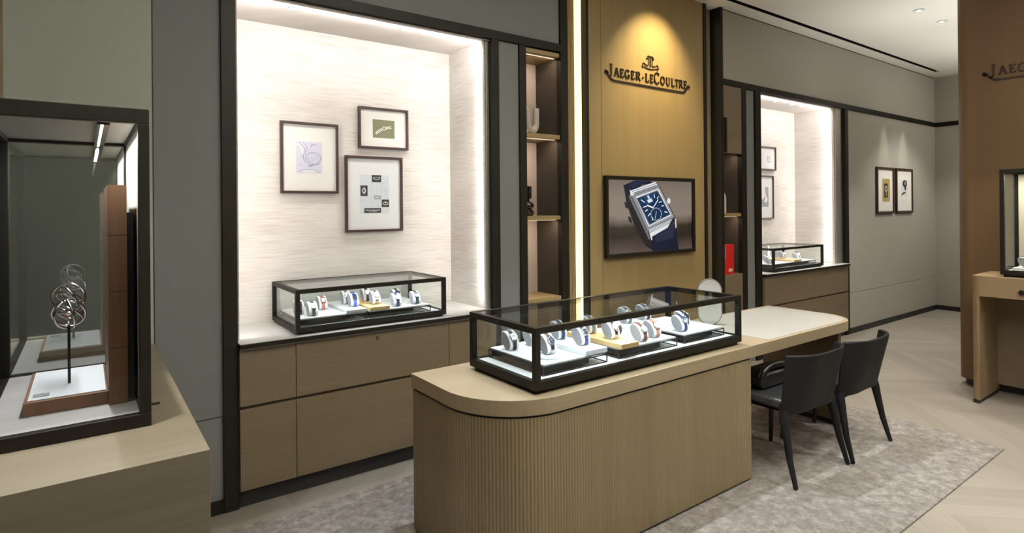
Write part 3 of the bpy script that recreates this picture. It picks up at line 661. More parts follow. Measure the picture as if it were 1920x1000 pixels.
def mix(u_, v_):   # dial coordinates: u across, v down
    TL, TR, BR, BL = (3.825, 1.68), (4.083, 1.745), (4.25, 1.54), (3.98, 1.458)
    a_ = (TL[0]+(TR[0]-TL[0])*u_, TL[1]+(TR[1]-TL[1])*u_); c_ = (BL[0]+(BR[0]-BL[0])*u_, BL[1]+(BR[1]-BL[1])*u_)
    return (a_[0]+(c_[0]-a_[0])*v_, a_[1]+(c_[1]-a_[1])*v_)
for (u0, v0, u3, v3) in [(.12, .08, .22, .22), (.80, .06, .74, .2), (.06, .36, .22, .37), (.07, .52, .2, .5), (.08, .72, .22, .66), (.16, .93, .24, .82), (.94, .2, .82, .26), (.95, .42, .82, .42), (.95, .6, .84, .58), (.94, .9, .84, .82), (.47, .02, .47, .16), (.52, .02, .52, .16)]:
    ln(mix(u0, v0), mix(u3, v3), .008, 7)
im.wprism([mix(.36, .17), mix(.36, .29), mix(.58, .29), mix(.58, .17)], YD-.006, YD-.0055, 2)
ln(hub, (4.095, 1.672), .009, 7); ln(hub, (3.945, 1.622), .012, 7)
scp = [(4.066+.072*math.cos(i*math.pi/12), 1.543+.055*math.sin(i*math.pi/12)) for i in range(24)]
for i in range(24): ln(scp[i], scp[(i+1) % 24], .0025, 2)
for i in range(0, 24, 2): ln(scp[i], (scp[i][0]*.9+4.066*.1, scp[i][1]*.9+1.543*.1), .006, 7)
ln((4.07, 1.57), (4.05, 1.50), .004, 7)
poly([(4.212, 1.66), (4.232, 1.63), (4.262, 1.645), (4.262, 1.672), (4.235, 1.69)], 2)
poly([(3.73, 1.76), (3.742, 1.70), (3.765, 1.715)], 2); poly([(3.985, 1.37), (3.998, 1.315), (4.012, 1.318), (4.005, 1.37)], 2); poly([(4.322, 1.50), (4.33, 1.41), (4.343, 1.42), (4.335, 1.50)], 2)
for i in range(14): ln((4.055+i*.0015, 1.35-i*.01), (4.0555+i*.0015, 1.345-i*.01), .003, 3)
for i in range(20): ln((4.075+i*.012, 1.245+.003*i), (4.081+i*.012, 1.2465+.003*i), .003, 3)
im.build('watch_image', SC, t)

# ------------------------------------------------------------------ shelf ornaments
t = root('twisted_vase', (2.74, 3.56, 2.165), 'white ribbed vase twisted into a U shape on the upper shelf', 'vase')
pth = [(2.66, 3.50, 2.19), (2.655, 3.50, 2.28), (2.662, 3.50, 2.335), (2.68, 3.505, 2.355), (2.70, 3.51, 2.345), (2.712, 3.515, 2.30), (2.725, 3.52, 2.24), (2.75, 3.525, 2.205), (2.785, 3.53, 2.20), (2.812, 3.53, 2.23), (2.815, 3.53, 2.30), (2.815, 3.53, 2.372)]
def smoothpath(P, k=6):
    out = []
    for i in range(len(P)-1):
        p0 = Vector(P[max(i-1, 0)]); p1 = Vector(P[i]); p2 = Vector(P[i+1]); p3 = Vector(P[min(i+2, len(P)-1)])
        for j in range(k):
            t_ = j/k
            out.append(.5*((2*p1)+(p2-p0)*t_+(2*p0-5*p1+4*p2-p3)*t_*t_+(3*p1-p0-3*p2+p3)*t_**3))
    out.append(Vector(P[-1])); return out
sp_ = smoothpath(pth)
vb = MB(); vb.tube(sp_, [.0245+(.0015 if i % 2 else 0) for i in range(len(sp_))], 20)
vb.build('vase_body', M['ceramic'], t, smooth=True)
box(2.640, 2.705, 3.475, 3.53, 2.1655, 2.20).build('vase_foot', M['ceramic'], t, .008)
# black glass ornament
t = root('glass_ornament', (2.70, 3.52, 1.545), 'black glossy stacked glass ornament on the middle shelf', 'ornament')
MB().lathe([(.05, 0), (.062, .01), (.065, .03), (.05, .045), (.045, .052), (.06, .065), (.062, .085), (.05, .10), (.03, .11), (.03, .125)], 2.70, 3.52, 1.546, 28).build('base', M['black_glass'], t, smooth=True)
MB().lathe([(.03, 0), (.046, .008), (.046, .095), (.04, .1), (.036, .02), (.002, .018)], 2.70, 3.52, 1.671, 28).build('cup', M['black_glass'], t, smooth=True)
# dark red book on lowest shelf
t = root('book', (2.65, 3.60, .928), 'dark red book standing on the lowest shelf, mostly hidden by the dark post', 'book')
box(2.629, 2.658, 3.50, 3.70, .9285, 1.30).build('cover', M['dred'], t, .002)
box(2.632, 2.655, 3.505, 3.702, .933, 1.303).build('pages', M['mat'], t)
# white arch and red box
t = root('arched_ornament', (5.10, 3.47, 1.537), 'white rounded arch ornament on the shelf right of the screen', 'ornament')
pts = [(5.072, 1.5375), (5.145, 1.5375), (5.145, 1.68)]+[(5.072+(p[0]), p[1]) for p in [( .073*math.cos(R(a_)), 1.68+.075*math.sin(R(a_))) for a_ in range(10, 91, 10)]]
MB().wprism(pts, 3.43, 3.50).build('arch_body', M['ceramic'], t, .004)
t = root('red_box', (5.17, 3.5, .929), 'bright red box with a small pale label, below the shelf right of the screen', 'box')
box(5.075, 5.268, 3.43, 3.60, .9285, 1.222).build('box_body', M['red'], t, .002)
MB().box(5.175, 5.235, 3.4285, 3.43, .955, .985).build('paper_label', M['mat'], t)
box(5.075, 5.125, 3.4285, 3.43, 1.09, 1.205).build('printed_figure', pm['pencil'], t)

# ------------------------------------------------------------------ watches on cushions
def cush_profile(n=26, off=0.0, c=(.012, .0405), a=.0475, b_=.0305, tilt=38):
    """leaning rounded profile in (y,z): -y is the front, flat foot at z=0"""
    pts = []
    for i in range(n):
        th = 2*math.pi*i/n; u_, v_ = (b_+off)*math.cos(th), (a+off)*math.sin(th)
        ct, st = math.cos(R(-tilt)), math.sin(R(-tilt))
        y = c[0]+u_*ct-v_*st; z = c[1]+u_*st+v_*ct
        pts.append((y, max(z, 0 if off <= 0 else .0004)))
    return pts
_cache = {}
def mesh_cached(key, fn):
    if key not in _cache: _cache[key] = fn()
    return _cache[key]
def mk_mesh(mb, mats, smooth=True):
    me = bpy.data.meshes.new('watch_mesh'); me.from_pydata(mb.v, [], mb.f)
    for x_ in mats: me.materials.append(x_)
    for p, k in zip(me.polygons, mb.mi): p.material_index = k; p.use_smooth = smooth
    me.update()
    if smooth:
        try: me.set_sharp_from_angle(angle=R(40))
        except Exception: pass
    return me
def oriented(mb_src, origin, normal):
    """map local z-up mesh onto the given normal in the yz plane"""
    n = Vector(normal).normalized(); x_ = Vector((1, 0, 0)); y_ = n.cross(x_)
    return [tuple(Vector(origin)+x_*v[0]+y_*v[1]+n*v[2]) for v in mb_src.v]
NRM = (0, -.80, .60)
def _front(c=(.012, .0405), a=.0475, b_=.0305, tilt=38):
    ct, st = math.cos(R(-tilt)), math.sin(R(-tilt)); nu_ = NRM[1]*ct+NRM[2]*st; nv_ = -NRM[1]*st+NRM[2]*ct
    d_ = math.sqrt((b_*nu_)**2+(a*nv_)**2); pu, pv = b_*b_*nu_/d_, a*a*nv_/d_
    return (0, c[0]+pu*ct-pv*st+NRM[1]*.001, c[1]+pu*st+pv*ct+NRM[2]*.001)
FRONT = _front()
def cush_mesh():
    mb = MB(); p = cush_profile(30)
    q_ = cush_profile(30, -.003)
    w2 = .026
    n = len(p); rings = [(-w2, q_), (-w2+.003, p), (w2-.003, p), (w2, q_)]
    v = [(x_, y, z) for x_, pr_ in rings for y, z in pr_]; fs = []; mi = []
    mb.add(v, [], 0)
    for i in range(3):
        for j in range(n):
            mb.f.append([i*n+j, (i+1)*n+j, (i+1)*n+(j+1) % n, i*n+(j+1) % n]); mb.mi.append(1)
    mb.f.append(list(range(n))); mb.mi.append(0); mb.f.append(list(range(4*n-1, 3*n-1, -1))); mb.mi.append(0)
    return mk_mesh(mb, [M['fabric'], M['cush_edge']])
def strap_mesh():
    mb = MB(); p = cush_profile(30, .0008); q_ = cush_profile(30, .0034); n = len(p); w2 = .0095
    for j in range(n):
        k2 = (j+1) % n
        if p[j][1] < .006 and p[k2][1] < .006: continue
        v = [(-w2, *p[j]), (w2, *p[j]), (w2, *p[k2]), (-w2, *p[k2]), (-w2, *q_[j]), (w2, *q_[j]), (w2, *q_[k2]), (-w2, *q_[k2])]
        mb.add(v, [(0, 1, 2, 3), (7, 6, 5, 4), (0, 4, 5, 1), (2, 6, 7, 3), (1, 5, 6, 2), (0, 3, 7, 4)])
    return mk_mesh(mb, [M['black']], False)
def case_mesh(kind):
    s_ = MB()
    if kind == 'round':
        s_.lathe([(.015, 0), (.0185, .001), (.0195, .004), (.0185, .0075), (.0168, .0085), (.0160, .0080)], n=28)
    else:
        s_.box(-.013, .013, -.019, .019, 0, .0075)
        for yy_ in (-.0172, -.0152, .0152, .0172): s_.box(-.0135, .0135, yy_-.0006, yy_+.0006, .0070, .0082)
    s_.tube([(.0185 if kind == 'round' else .012, 0, .004), (.0225 if kind == 'round' else .0165, 0, .004)], .0022, 10)
    for sx_ in (-1, 1):
        for sy_ in (-1, 1):
            s_.tube([(sx_*.009, sy_*.015, .005), (sx_*.009, sy_*.0225, .001)], .0016, 6)
    s_.v = oriented(s_, FRONT, NRM)
    return mk_mesh(s_, [M['steel']])
def dial_mesh(kind):
    s_ = MB()
    if kind == 'round': s_.lathe([(.0160, .0080), (.0158, .0084), (.001, .0085)], n=28)
    else: s_.box(-.0105, .0105, -.0135, .0135, .0075, .0080)
    s_.v = oriented(s_, FRONT, NRM)
    return mk_mesh(s_, [M['dial_w']])
def hands_mesh():
    s_ = MB()
    for (xa, ya, xb, yb) in ((0, 0, .006, .007), (0, 0, -.009, .004)):
        d_ = Vector((xb-xa, yb-ya, 0)).normalized(); nx, ny = -d_.y*.0006, d_.x*.0006
        s_.add([(xa-nx, ya-ny, .0088), (xb-nx, yb-ny, .0088), (xb+nx, yb+ny, .0088), (xa+nx, ya+ny, .0088), (xa-nx, ya-ny, .0092), (xb-nx, yb-ny, .0092), (xb+nx, yb+ny, .0092), (xa+nx, ya+ny, .0092)],
               [(3, 2, 1, 0), (4, 5, 6, 7), (0, 1, 5, 4), (1, 2, 6, 5), (2, 3, 7, 6), (3, 0, 4, 7)])
    s_.v = oriented(s_, FRONT, NRM)
    return mk_mesh(s_, [M['black']], False)
SM = {'black': M['black'], 'brown': plain('strap_brown', (.16, .06, .03), .5), 'tan': plain('strap_tan', (.45, .20, .13), .5), 'navy': plain('strap_navy', (.02, .03, .10), .5),
      'blue': plain('strap_blue', (.04, .09, .35), .5), 'grey': plain('strap_grey', (.20, .20, .22), .5), 'steel': M['steel'], 'dark green': plain('strap_green', (.02, .05, .04), .5), 'rust': plain('strap_rust', (.40, .12, .08), .5)}
def child(name, me, par, mat=None):
    o_ = bpy.data.objects.new(name, me); C.objects.link(o_); o_.parent = par
    if mat is not None:
        o_.material_slots[0].link = 'OBJECT'; o_.material_slots[0].material = mat
    return o_
def watch_on_cushion(x, y, z, rot, strap, kind, place, group, case='steel', dial='dial_w', cush='grey', s=1.0):
    cu = bpy.data.objects.new('watch_cushion', mesh_cached('cush', cush_mesh)); C.objects.link(cu)
    cu.location = (x, y, z); cu.rotation_euler = (0, 0, R(rot)); cu.scale = (s, s, s)
    if cush == 'black':
        for sl in cu.material_slots: sl.link = 'OBJECT'; sl.material = M['black']
    tag(cu, '%s watch cushion %s' % ('black' if cush == 'black' else 'grey', place), 'cushion', 'watch cushions in the '+group)
    r_ = bpy.data.objects.new('wristwatch', None); C.objects.link(r_); r_.location = (x, y, z); r_.rotation_euler = (0, 0, R(rot)); r_.scale = (s, s, s)
    r_.empty_display_size = .02
    tag(r_, 'watch on %s %s' % ((strap+' strap') if strap != 'steel' else 'steel bracelet', place), 'wristwatch', 'wristwatches in the '+group)
    child('strap', mesh_cached('strap', strap_mesh), r_, SM[strap])
    cs = child('watch_case', mesh_cached('case'+kind, lambda: case_mesh(kind)), r_, M[case])
    dl = child('dial', mesh_cached('dial'+kind, lambda: dial_mesh(kind)), cs, M[dial])
    child('hands', mesh_cached('hands', hands_mesh), cs, M['steel' if dial == 'dial_b' else 'black'])

# ------------------------------------------------------------------ display cases
def display_case(x0, x1, y0, y1, z0, z1, label, bar=.025, base=.048, inset=.018, topglass='glass_top', name='display_case', foot=.018):
    t = root(name, ((x0+x1)/2, (y0+y1)/2, z0), label, 'display case')
    zb = z0+foot; zd = z0+base
    MB().box(x0+inset, x1-inset, y0+inset, y1-inset, z0, zb).build('plinth', M['bronze'], t)
    f = MB()
    f.box(x0, x1, y0, y0+bar, zb, zd+.004).box(x0, x1, y1-bar, y1, zb, zd+.004).box(x0, x0+bar, y0+bar, y1-bar, zb, zd+.004).box(x1-bar, x1, y0+bar, y1-bar, zb, zd+.004)
    for xa in (x0, x1-bar):
        for ya in (y0, y1-bar): f.box(xa, xa+bar, ya, ya+bar, zd+.004, z1-bar)
    f.box(x0, x1, y0, y0+bar, z1-bar, z1).box(x0, x1, y1-bar, y1, z1-bar, z1).box(x0, x0+bar, y0+bar, y1-bar, z1-bar, z1).box(x1-bar, x1, y0+bar, y1-bar, z1-bar, z1)
    f.build('frame', M['bronze'], t)
    MB().box(x0+bar*.5, x1-bar*.5, y0+bar*.5, y1-bar*.5, zb+.001, zd).build('case_floor', M['deck'], t)
    g = MB(); gi = bar*.45; th = .004
    MB().box(x0+bar, x1-bar, y0+gi, y0+gi+th, zd+.004, z1-bar).build('front_glass', M['glass'], t)
    MB().box(x0+bar, x1-bar, y1-gi-th, y1-gi, zd+.004, z1-bar).build('rear_glass', M['glass'], t)
    MB().box(x0+gi, x0+gi+th, y0+bar, y1-bar, zd+.004, z1-bar).build('side_glass', M['glass'], t)
    MB().box(x1-gi-th, x1-gi, y0+bar, y1-bar, zd+.004, z1-bar).build('side_glass', M['glass'], t)
    MB().box(x0+bar*.8, x1-bar*.8, y0+bar*.8, y1-bar*.8, z1-.006, z1-.001).build('top_glass', M[topglass], t)
    # LED line under the front top bar
    MB().box(x0+bar, x1-bar, y0+bar, y0+bar+.004, z1-bar+.001, z1-bar+.007).build('led_strip', M['led_c'], t)
    return t, zd
def tray(x0, x1, y0, y1, zf, zt, label, group):
    t = root('watch_tray', ((x0+x1)/2, (y0+y1)/2, zf), label, 'display tray', group)
    box(x0, x1, y0, y1, zt-.009, zt).build('tray_top', M['white'], t, .0015)
    r_ = .0022; s_ = MB(); a, b_ = x0-.004, x1+.004; c, d_ = y0-.004, y1+.004; zl = zf+r_+.0003; zh = zt-.0115
    for z in (zl, zh):
        s_.box(a-r_, b_+r_, c-r_, c+r_, z-r_, z+r_).box(a-r_, b_+r_, d_-r_, d_+r_, z-r_, z+r_).box(a-r_, a+r_, c+r_, d_-r_, z-r_, z+r_).box(b_-r_, b_+r_, c+r_, d_-r_, z-r_, z+r_)
    for xa in (a, b_):
        for ya in (c, d_): s_.box(xa-r_, xa+r_, ya-r_, ya+r_, zl+r_, zh-r_)
    s_.build('wire_stand', M['black'], t)
    # dark drawer body hung under the top, set back from the open wire end
    box(x0+.004, x0+(x1-x0)*.72, y0+.004, y1-.004, zf+.012, zt-.009).build('under_box', M['bronze'], t)
def block(x0, x1, y0, y1, z0, z1, mat, label):
    o_ = MB().box(x0, x1, y0, y1, z0, z1).build('display_block', M[mat], None, .0015, origin=((x0+x1)/2, (y0+y1)/2, z0)); tag(o_, label, 'display block')

# --- case in left niche
t, zd = display_case(.960, 1.935, 3.40, 3.925, .892, 1.149, 'glass display case with a dark frame on the left niche counter', .024, .036, foot=.012, topglass='glass')
C1 = 'glass case of the left niche'
tray(1.00, 1.40, 3.456, 3.87, zd, .975, 'raised white tray on the dark post side of the left niche case', 'watch trays in the '+C1)
tray(1.425, 1.84, 3.456, 3.87, zd, .975, 'raised white tray on the right side of the left niche case', 'watch trays in the '+C1)
block(1.275, 1.405, 3.450, 3.86, .9755, .993, 'white_gloss', 'pale blue-white block between the two trays of the left niche case')
block(1.425, 1.555, 3.450, 3.86, .9755, .995, 'gold_block', 'honey coloured block on the right tray of the left niche case')
for a in [(1.035, 3.60, .975, 0, 'black', 'rect', 'behind the front post of the left niche case', 'steel', 'dial_b'),
          (1.085, 3.50, .975, 0, 'dark green', 'rect', 'at the front left of the left niche case', 'steel', 'dial_w'),
          (1.205, 3.69, .975, 0, 'rust', 'rect', 'rear of the left tray, left niche case', 'rose', 'dial_w'),
          (1.375-.01, 3.70, .993, 0, 'grey', 'round', 'rear of the blue-white block, left niche case', 'steel', 'dial_w'),
          (1.375-.01, 3.57, .993, 0, 'blue', 'rect', 'front of the blue-white block, left niche case', 'steel', 'dial_b'),
          (1.515-.01, 3.71, .995, 0, 'black', 'round', 'at the rear of the honey block in the left niche case', 'steel', 'dial_w'),
          (1.515-.01, 3.56, .995, 0, 'steel', 'round', 'at the front of the honey block in the left niche case', 'steel', 'dial_w'),
          (1.625, 3.505, .975, 0, 'navy', 'round', 'right of the honey block, left niche case', 'steel', 'dial_w'),
          (1.715, 3.70, .975, 0, 'black', 'round', 'rear of the right tray, left niche case', 'steel', 'dial_b'),
          (1.765, 3.51, .975, 0, 'dark green', 'round', 'at the far right of the left niche case', 'steel', 'dial_b')]:
    watch_on_cushion(a[0], a[1], a[2]+.0004, a[3], a[4], a[5], a[6], C1, a[7], a[8])
area_m('case_lamp', (1.447, 3.45, 1.115), (1, 0, 0), (0, .5, -1), .88, .01, 2.2, (.84, .93, 1))
# --- case in right niche
t, zd = display_case(5.95, 7.03, 3.40, 3.90, .892, 1.149, 'glass display case with a dark frame on the right niche counter', .024, .036, foot=.012, topglass='glass')
C2 = 'glass case of the right niche'
tray(6.00, 6.42, 3.456, 3.84, zd, .975, 'raised white tray at the post end of the right niche case', 'watch trays in the '+C2)
tray(6.46, 6.93, 3.456, 3.84, zd, .975, 'raised white tray at the far end of the right niche case', 'watch trays in the '+C2)
block(6.46, 6.62, 3.450, 3.83, .9755, .997, 'gold_block', 'honey coloured block in the right niche case')
for a in [(6.03, 3.50, .975, 'grey', 'round', 'nearest the dark post in the right niche case'), (6.16, 3.60, .975, 'black', 'round', 'second from the dark post in the right niche case'),
          (6.28, 3.66, .975, 'navy', 'round', 'third from the dark post in the right niche case'), (6.53, 3.62, .997, 'brown', 'round', 'on the honey block in the right niche case'),
          (6.73, 3.56, .975, 'steel', 'round', 'fifth from the dark post in the right niche case'), (6.85, 3.62, .975, 'black', 'round', 'at the far end of the right niche case')]:
    watch_on_cushion(a[0], a[1], a[2]+.0004, 0, a[3], a[4], a[5], C2)
area_m('case_lamp', (6.49, 3.45, 1.115), (1, 0, 0), (0, .5, -1), .98, .01, 2.2, (.9, .95, 1))
# --- island case
t, zd = display_case(1.568, 3.112, 1.982, 2.520, .7905, 1.081, 'long glass display case with a dark bronze frame on the island counter', .027, .052)
C3 = 'island display case'
tray(1.668, 2.062, 2.052, 2.482, zd, .893, 'raised white tray at the near end of the island case', 'watch trays in the '+C3)
tray(2.160, 2.605, 2.057, 2.482, zd, .893, 'raised white tray in the middle of the island case', 'watch trays in the '+C3)
tray(2.685, 3.045, 2.062, 2.482, zd, .893, 'raised white tray at the mirror end of the island case', 'watch trays in the '+C3)
block(1.925, 2.068, 2.046, 2.478, .8935, .917, 'white_gloss', 'white block on the near end tray of the island case')
block(2.150, 2.280, 2.030, 2.440, .8935, .918, 'gold_block', 'honey coloured wooden block in the island case')
block(2.52, 2.83, 2.365, 2.475, .8935, .915, 'white_gloss', 'white block along the rear edge of the island case')
o = MB().lathe([(.058, 0), (.06, .002), (.06, .010), (.058, .012)], 1.775, 2.150, .8935, 36).build('display_disc', M['white'], None, origin=(1.775, 2.15, .8935), smooth=True)
tag(o, 'round white disc under the watch behind the front post of the island case', 'display disc')
for a in [(1.725, 2.375, .893, 'black', 'round', 'rear left corner of the near tray, island case', 'steel', 'dial_w', 'grey'),
          (1.868, 2.385, .893, 'black', 'round', 'on the near tray beside the front post, island case', 'steel', 'dial_b', 'grey'),
          (1.785, 2.155, .9055, 'steel', 'round', 'on the round disc in the island case', 'steel', 'dial_b', 'grey'),
          (2.005, 2.33, .917, 'navy', 'round', 'at the rear of the white block in the island case', 'steel', 'dial_w', 'grey'),
          (2.005, 2.155, .917, 'navy', 'rect', 'at the front of the white block in the island case', 'steel', 'dial_b', 'grey'),
          (2.225, 2.33, .918, 'grey', 'round', 'at the rear of the honey block in the island case', 'steel', 'dial_w', 'grey'),
          (2.215, 2.155, .918, 'steel', 'round', 'at the front of the honey block in the island case', 'steel', 'dial_w', 'grey'),
          (2.385, 2.30, .893, 'brown', 'round', 'on the middle tray of the island case', 'steel', 'dial_w', 'black'),
          (2.375, 2.10, .893, 'brown', 'round', 'at the front of the middle tray in the island case', 'steel', 'dial_w', 'grey'),
          (2.50, 2.12, .893, 'tan', 'round', 'at the right end of the middle tray in the island case', 'rose', 'dial_w', 'grey'),
          (2.60, 2.41, .915, 'grey', 'round', 'near end of the rear white block, island case', 'steel', 'dial_w', 'grey'),
          (2.76, 2.41, .915, 'black', 'rect', 'far end of the rear white block, island case', 'steel', 'dial_w', 'grey'),
          (2.745, 2.125, .893, 'navy', 'round', 'front of the mirror end tray, island case', 'steel', 'dial_b', 'grey'),
          (2.86, 2.20, .893, 'dark green', 'round', 'middle of the mirror end tray, island case', 'steel', 'dial_b', 'grey')]:
    watch_on_cushion(a[0], a[1], a[2]+.0004, 0, a[3], a[4], a[5], C3, a[6], a[7], a[8], 1.1)
area_m('case_lamp', (2.34, 2.03, 1.045), (1, 0, 0), (0, .45, -1), 1.42, .01, 3.4, (.80, .91, 1))
area_m('case_lamp', (2.34, 2.47, 1.045), (1, 0, 0), (0, -.3, -1), 1.42, .01, 1.6, (.80, .91, 1))

# ------------------------------------------------------------------ island counter
t = root('sales_counter', (2.9, 2.28, 0), 'long oak sales counter with rounded ends and a fluted base', 'counter')
Y0, Y1, X0, X1 = 1.925, 2.637, 1.297, 4.52
def outline(x0, x1, y0, y1, rl, rr, n=14):
    # front-left and front-right corners rounded, listed counterclockwise
    return arc(x0+rl, y0+rl, rl, 180, 270, n)+arc(x1-rr, y0+rr, rr, 270, 360, n)+[(x1, y1), (x0, y1)]
MB().prism(outline(X0, X1, Y0, Y1, .36, .25), .722, .790).build('counter_top', M['oak'], t, .0015)
MB().prism(outline(X0+.012, 3.125, Y0+.012, Y1-.01, .345, .004, 14), .711, .722).build('shadow_gap', M['black'], t)
# fluted base: half-round reeds along end, corner and front
yb0 = Y0+.004; xb0 = X0+.004; rl = .355
path = []
step = .0022
def addline(p, q_):
    L_ = math.dist(p, q_); n_ = max(1, int(L_/step))
    for i in range(n_): path.append((p[0]+(q_[0]-p[0])*i/n_, p[1]+(q_[1]-p[1])*i/n_))
addline((xb0, Y1-.004), (xb0, yb0+rl))
na = int(rl*math.pi/2/step)
for i in range(na):
    a = math.pi+math.pi/2*i/na; path.append((xb0+rl+rl*math.cos(a), yb0+rl+rl*math.sin(a)))
addline((xb0+rl, yb0), (3.125, yb0)); path.append((3.125, yb0))
pts = []; s_ = 0
for i, p in enumerate(path):
    a = path[max(i-1, 0)]; b_ = path[min(i+1, len(path)-1)]
    if i: s_ += math.dist(path[i-1], p)
    tx_, ty_ = b_[0]-a[0], b_[1]-a[1]; l_ = math.hypot(tx_, ty_) or 1
    nx, ny = ty_/l_, -tx_/l_
    h_ = abs(math.sin(math.pi*s_/.0165))*.0032
    pts.append((p[0]+nx*(h_-.0045), p[1]+ny*(h_-.0045)))
pts += [(3.125, Y1-.004)]
bs = MB(); bs.prism(pts, .025, .711); bs.build('fluted_base', M['oak_v'], t)
MB().prism(outline(X0+.03, 3.11, Y0+.03, Y1-.03, .33, .004), .0115, .025).build('plinth', M['black'], t)
ep = MB().box(4.375, 4.435, 2.02, 2.605, .045, .722).build('end_panel', M['oak_cab'], t, .012)
MB().box(4.385, 4.425, 2.03, 2.595, .0115, .045).build('end_panel_foot', M['black'], t)
il = arc(4.27, 2.175, .222, 270, 360, 12)+[(4.492, 2.609), (3.345, 2.609), (3.345, 1.953)]
MB().prism(il, .790, .7918).build('leather_inlay', M['inlay'], t)

# oval mirror behind the island case
t = root('tabletop_mirror', (3.44, 2.43, .79), 'upright oval tabletop mirror standing behind the island display case', 'mirror')
def pill(w_, z0, z1, n=12):
    r_ = w_/2; return [(r_*math.cos(R(a)), z1-r_+r_*math.sin(R(a))) for a in [i*180/n for i in range(n+1)]]+[(r_*math.cos(R(a)), z0+r_+r_*math.sin(R(a))) for a in [180+i*180/n for i in range(n+1)]]
def rot_xy(mb, cx, cy, ang):
    c, s2 = math.cos(R(ang)), math.sin(R(ang))
    mb.v = [(cx+x_*c-y_*s2, cy+x_*s2+y_*c, z_) for x_, y_, z_ in mb.v]; return mb
MA = -42
p = pill(.165, .794, 1.112); rot_xy(MB().wprism(p[::1], -.006, .012), 3.44, 2.43, MA).build('mirror_frame', M['steel_grey'], t, .002)
p = pill(.150, .801, 1.105); rot_xy(MB().wprism(p[::1], -.0075, -.005), 3.44, 2.43, MA).build('pale_panel', M['mirror'], t)  # plain pale panel in place of mirror glass
s_ = rot_xy(MB().box(-.05, .05, -.03, .05, .7905, .796), 3.44, 2.43, MA).build('foot', M['steel_grey'], t)

# ------------------------------------------------------------------ chairs
def make_chair(loc, rot, label):
    t = root('chair', (0, 0, 0), label, 'chair', 'charcoal leather chairs at the counter')
    # back shell: curved in plan, bottom arched, thickness
    nu, nv = 25, 12; th = .026
    fr = []; bk = []
    for j in range(nv+1):
        for i in range(nu):
            u_ = -1+2*i/(nu-1); v_ = j/nv
            au = abs(u_)
            zbot = .388-.055*max(0, (au-.72)/.28)**1.4 + .006*(1-au)
            ztop = .745-.010*au**6 + .012*au*(1 if u_ > 0 else .3)
            z = zbot+(ztop-zbot)*v_
            hw = .280+.006*v_
            x_ = hw*math.sin(u_*math.pi/2*.98)/math.sin(math.pi/2*.98) if False else hw*(u_ if au < .7 else math.copysign(.7+(au-.7)*.88, u_))
            wrap = .105*max(0, (au-.35)/.65)**2.2
            y_ = .035-.09*v_+wrap*(0.55+.45*v_)-.0
            nx = math.copysign(min(1, max(0, (au-.35)/.65)*1.0), u_)
            ny = -(1-abs(nx)*.45); l_ = math.hypot(nx, ny); nx /= l_; ny /= l_
            ed = th/2*(1 if v_ < .96 else .7)
            bk.append((x_+nx*ed, y_+ny*ed, z)); fr.append((x_-nx*ed, y_-ny*ed, z))
    mb = MB(); n0 = len(bk); mb.add(bk+fr, [])
    def idx(j, i, s_): return s_*n0+j*nu+i
    for j in range(nv):
        for i in range(nu-1):
            mb.f.append([idx(j, i, 0), idx(j, i+1, 0), idx(j+1, i+1, 0), idx(j+1, i, 0)]); mb.mi.append(0)
            mb.f.append([idx(j, i, 1), idx(j+1, i, 1), idx(j+1, i+1, 1), idx(j, i+1, 1)]); mb.mi.append(0)
    for i in range(nu-1):
        mb.f.append([idx(0, i+1, 0), idx(0, i, 0), idx(0, i, 1), idx(0, i+1, 1)]); mb.mi.append(0)
        mb.f.append([idx(nv, i, 0), idx(nv, i+1, 0), idx(nv, i+1, 1), idx(nv, i, 1)]); mb.mi.append(0)
    for j in range(nv):
        mb.f.append([idx(j, 0, 0), idx(j+1, 0, 0), idx(j+1, 0, 1), idx(j, 0, 1)]); mb.mi.append(0)
        mb.f.append([idx(j+1, nu-1, 0), idx(j, nu-1, 0), idx(j, nu-1, 1), idx(j+1, nu-1, 1)]); mb.mi.append(0)
    mb.build('backrest', M['leather'], t, .009, smooth=True, seg=3)
    # seat cushion: rounded slab
    so = [(-.245, .03), (.245, .03)]
    pts = arc(-.215, .44, .05, 90, 180, 6)[::-1]
    base = [(.235, .10), (.252, .42)]+arc(.202, .46, .05, 0, 90, 6)+arc(-.202, .46, .05, 90, 180, 6)+[(-.252, .42), (-.235, .10)]
    MB().prism(base, .405, .462).build('seat', M['leather_seat'], t, .018, smooth=True, seg=3)
    MB().prism([(x_*.93, .03+(y_-.03)*.96) for x_, y_ in base], .388, .405).build('seat_frame', M['leather'], t, .004)
    for sx_ in (-1, 1):
        MB().tube([(sx_*.250, .085, .45), (sx_*.256, .072, .37), (sx_*.260, .058, .30), (sx_*.273, .030, .15), (sx_*.283, -.012, .004)], [.018, .027, .023, .018, .0125], 12).build('leg', M['leather'], t, smooth=True)
        MB().tube([(sx_*.205, .44, .38), (sx_*.218, .455, .2), (sx_*.229, .468, .004)], [.020, .017, .0125], 12).build('leg', M['leg'], t, smooth=True)
    t.location = loc; t.rotation_euler = (0, 0, R(rot))
    return t
ZG = .0115
c1 = make_chair((3.487, 1.712, ZG), -2.5, 'charcoal leather chair with a bag on its seat, nearer the island base')
def copy_tree(o_, par=None):
    c = o_.copy(); C.objects.link(c)
    if par is not None: c.parent = par
    for k in list(o_.children): copy_tree(k, c)
    return c
c2 = copy_tree(c1); c2.location = (4.088, 1.69, ZG); c2.rotation_euler = (0, 0, R(1)); c2['label'] = 'charcoal leather chair nearer the rounded end of the counter'
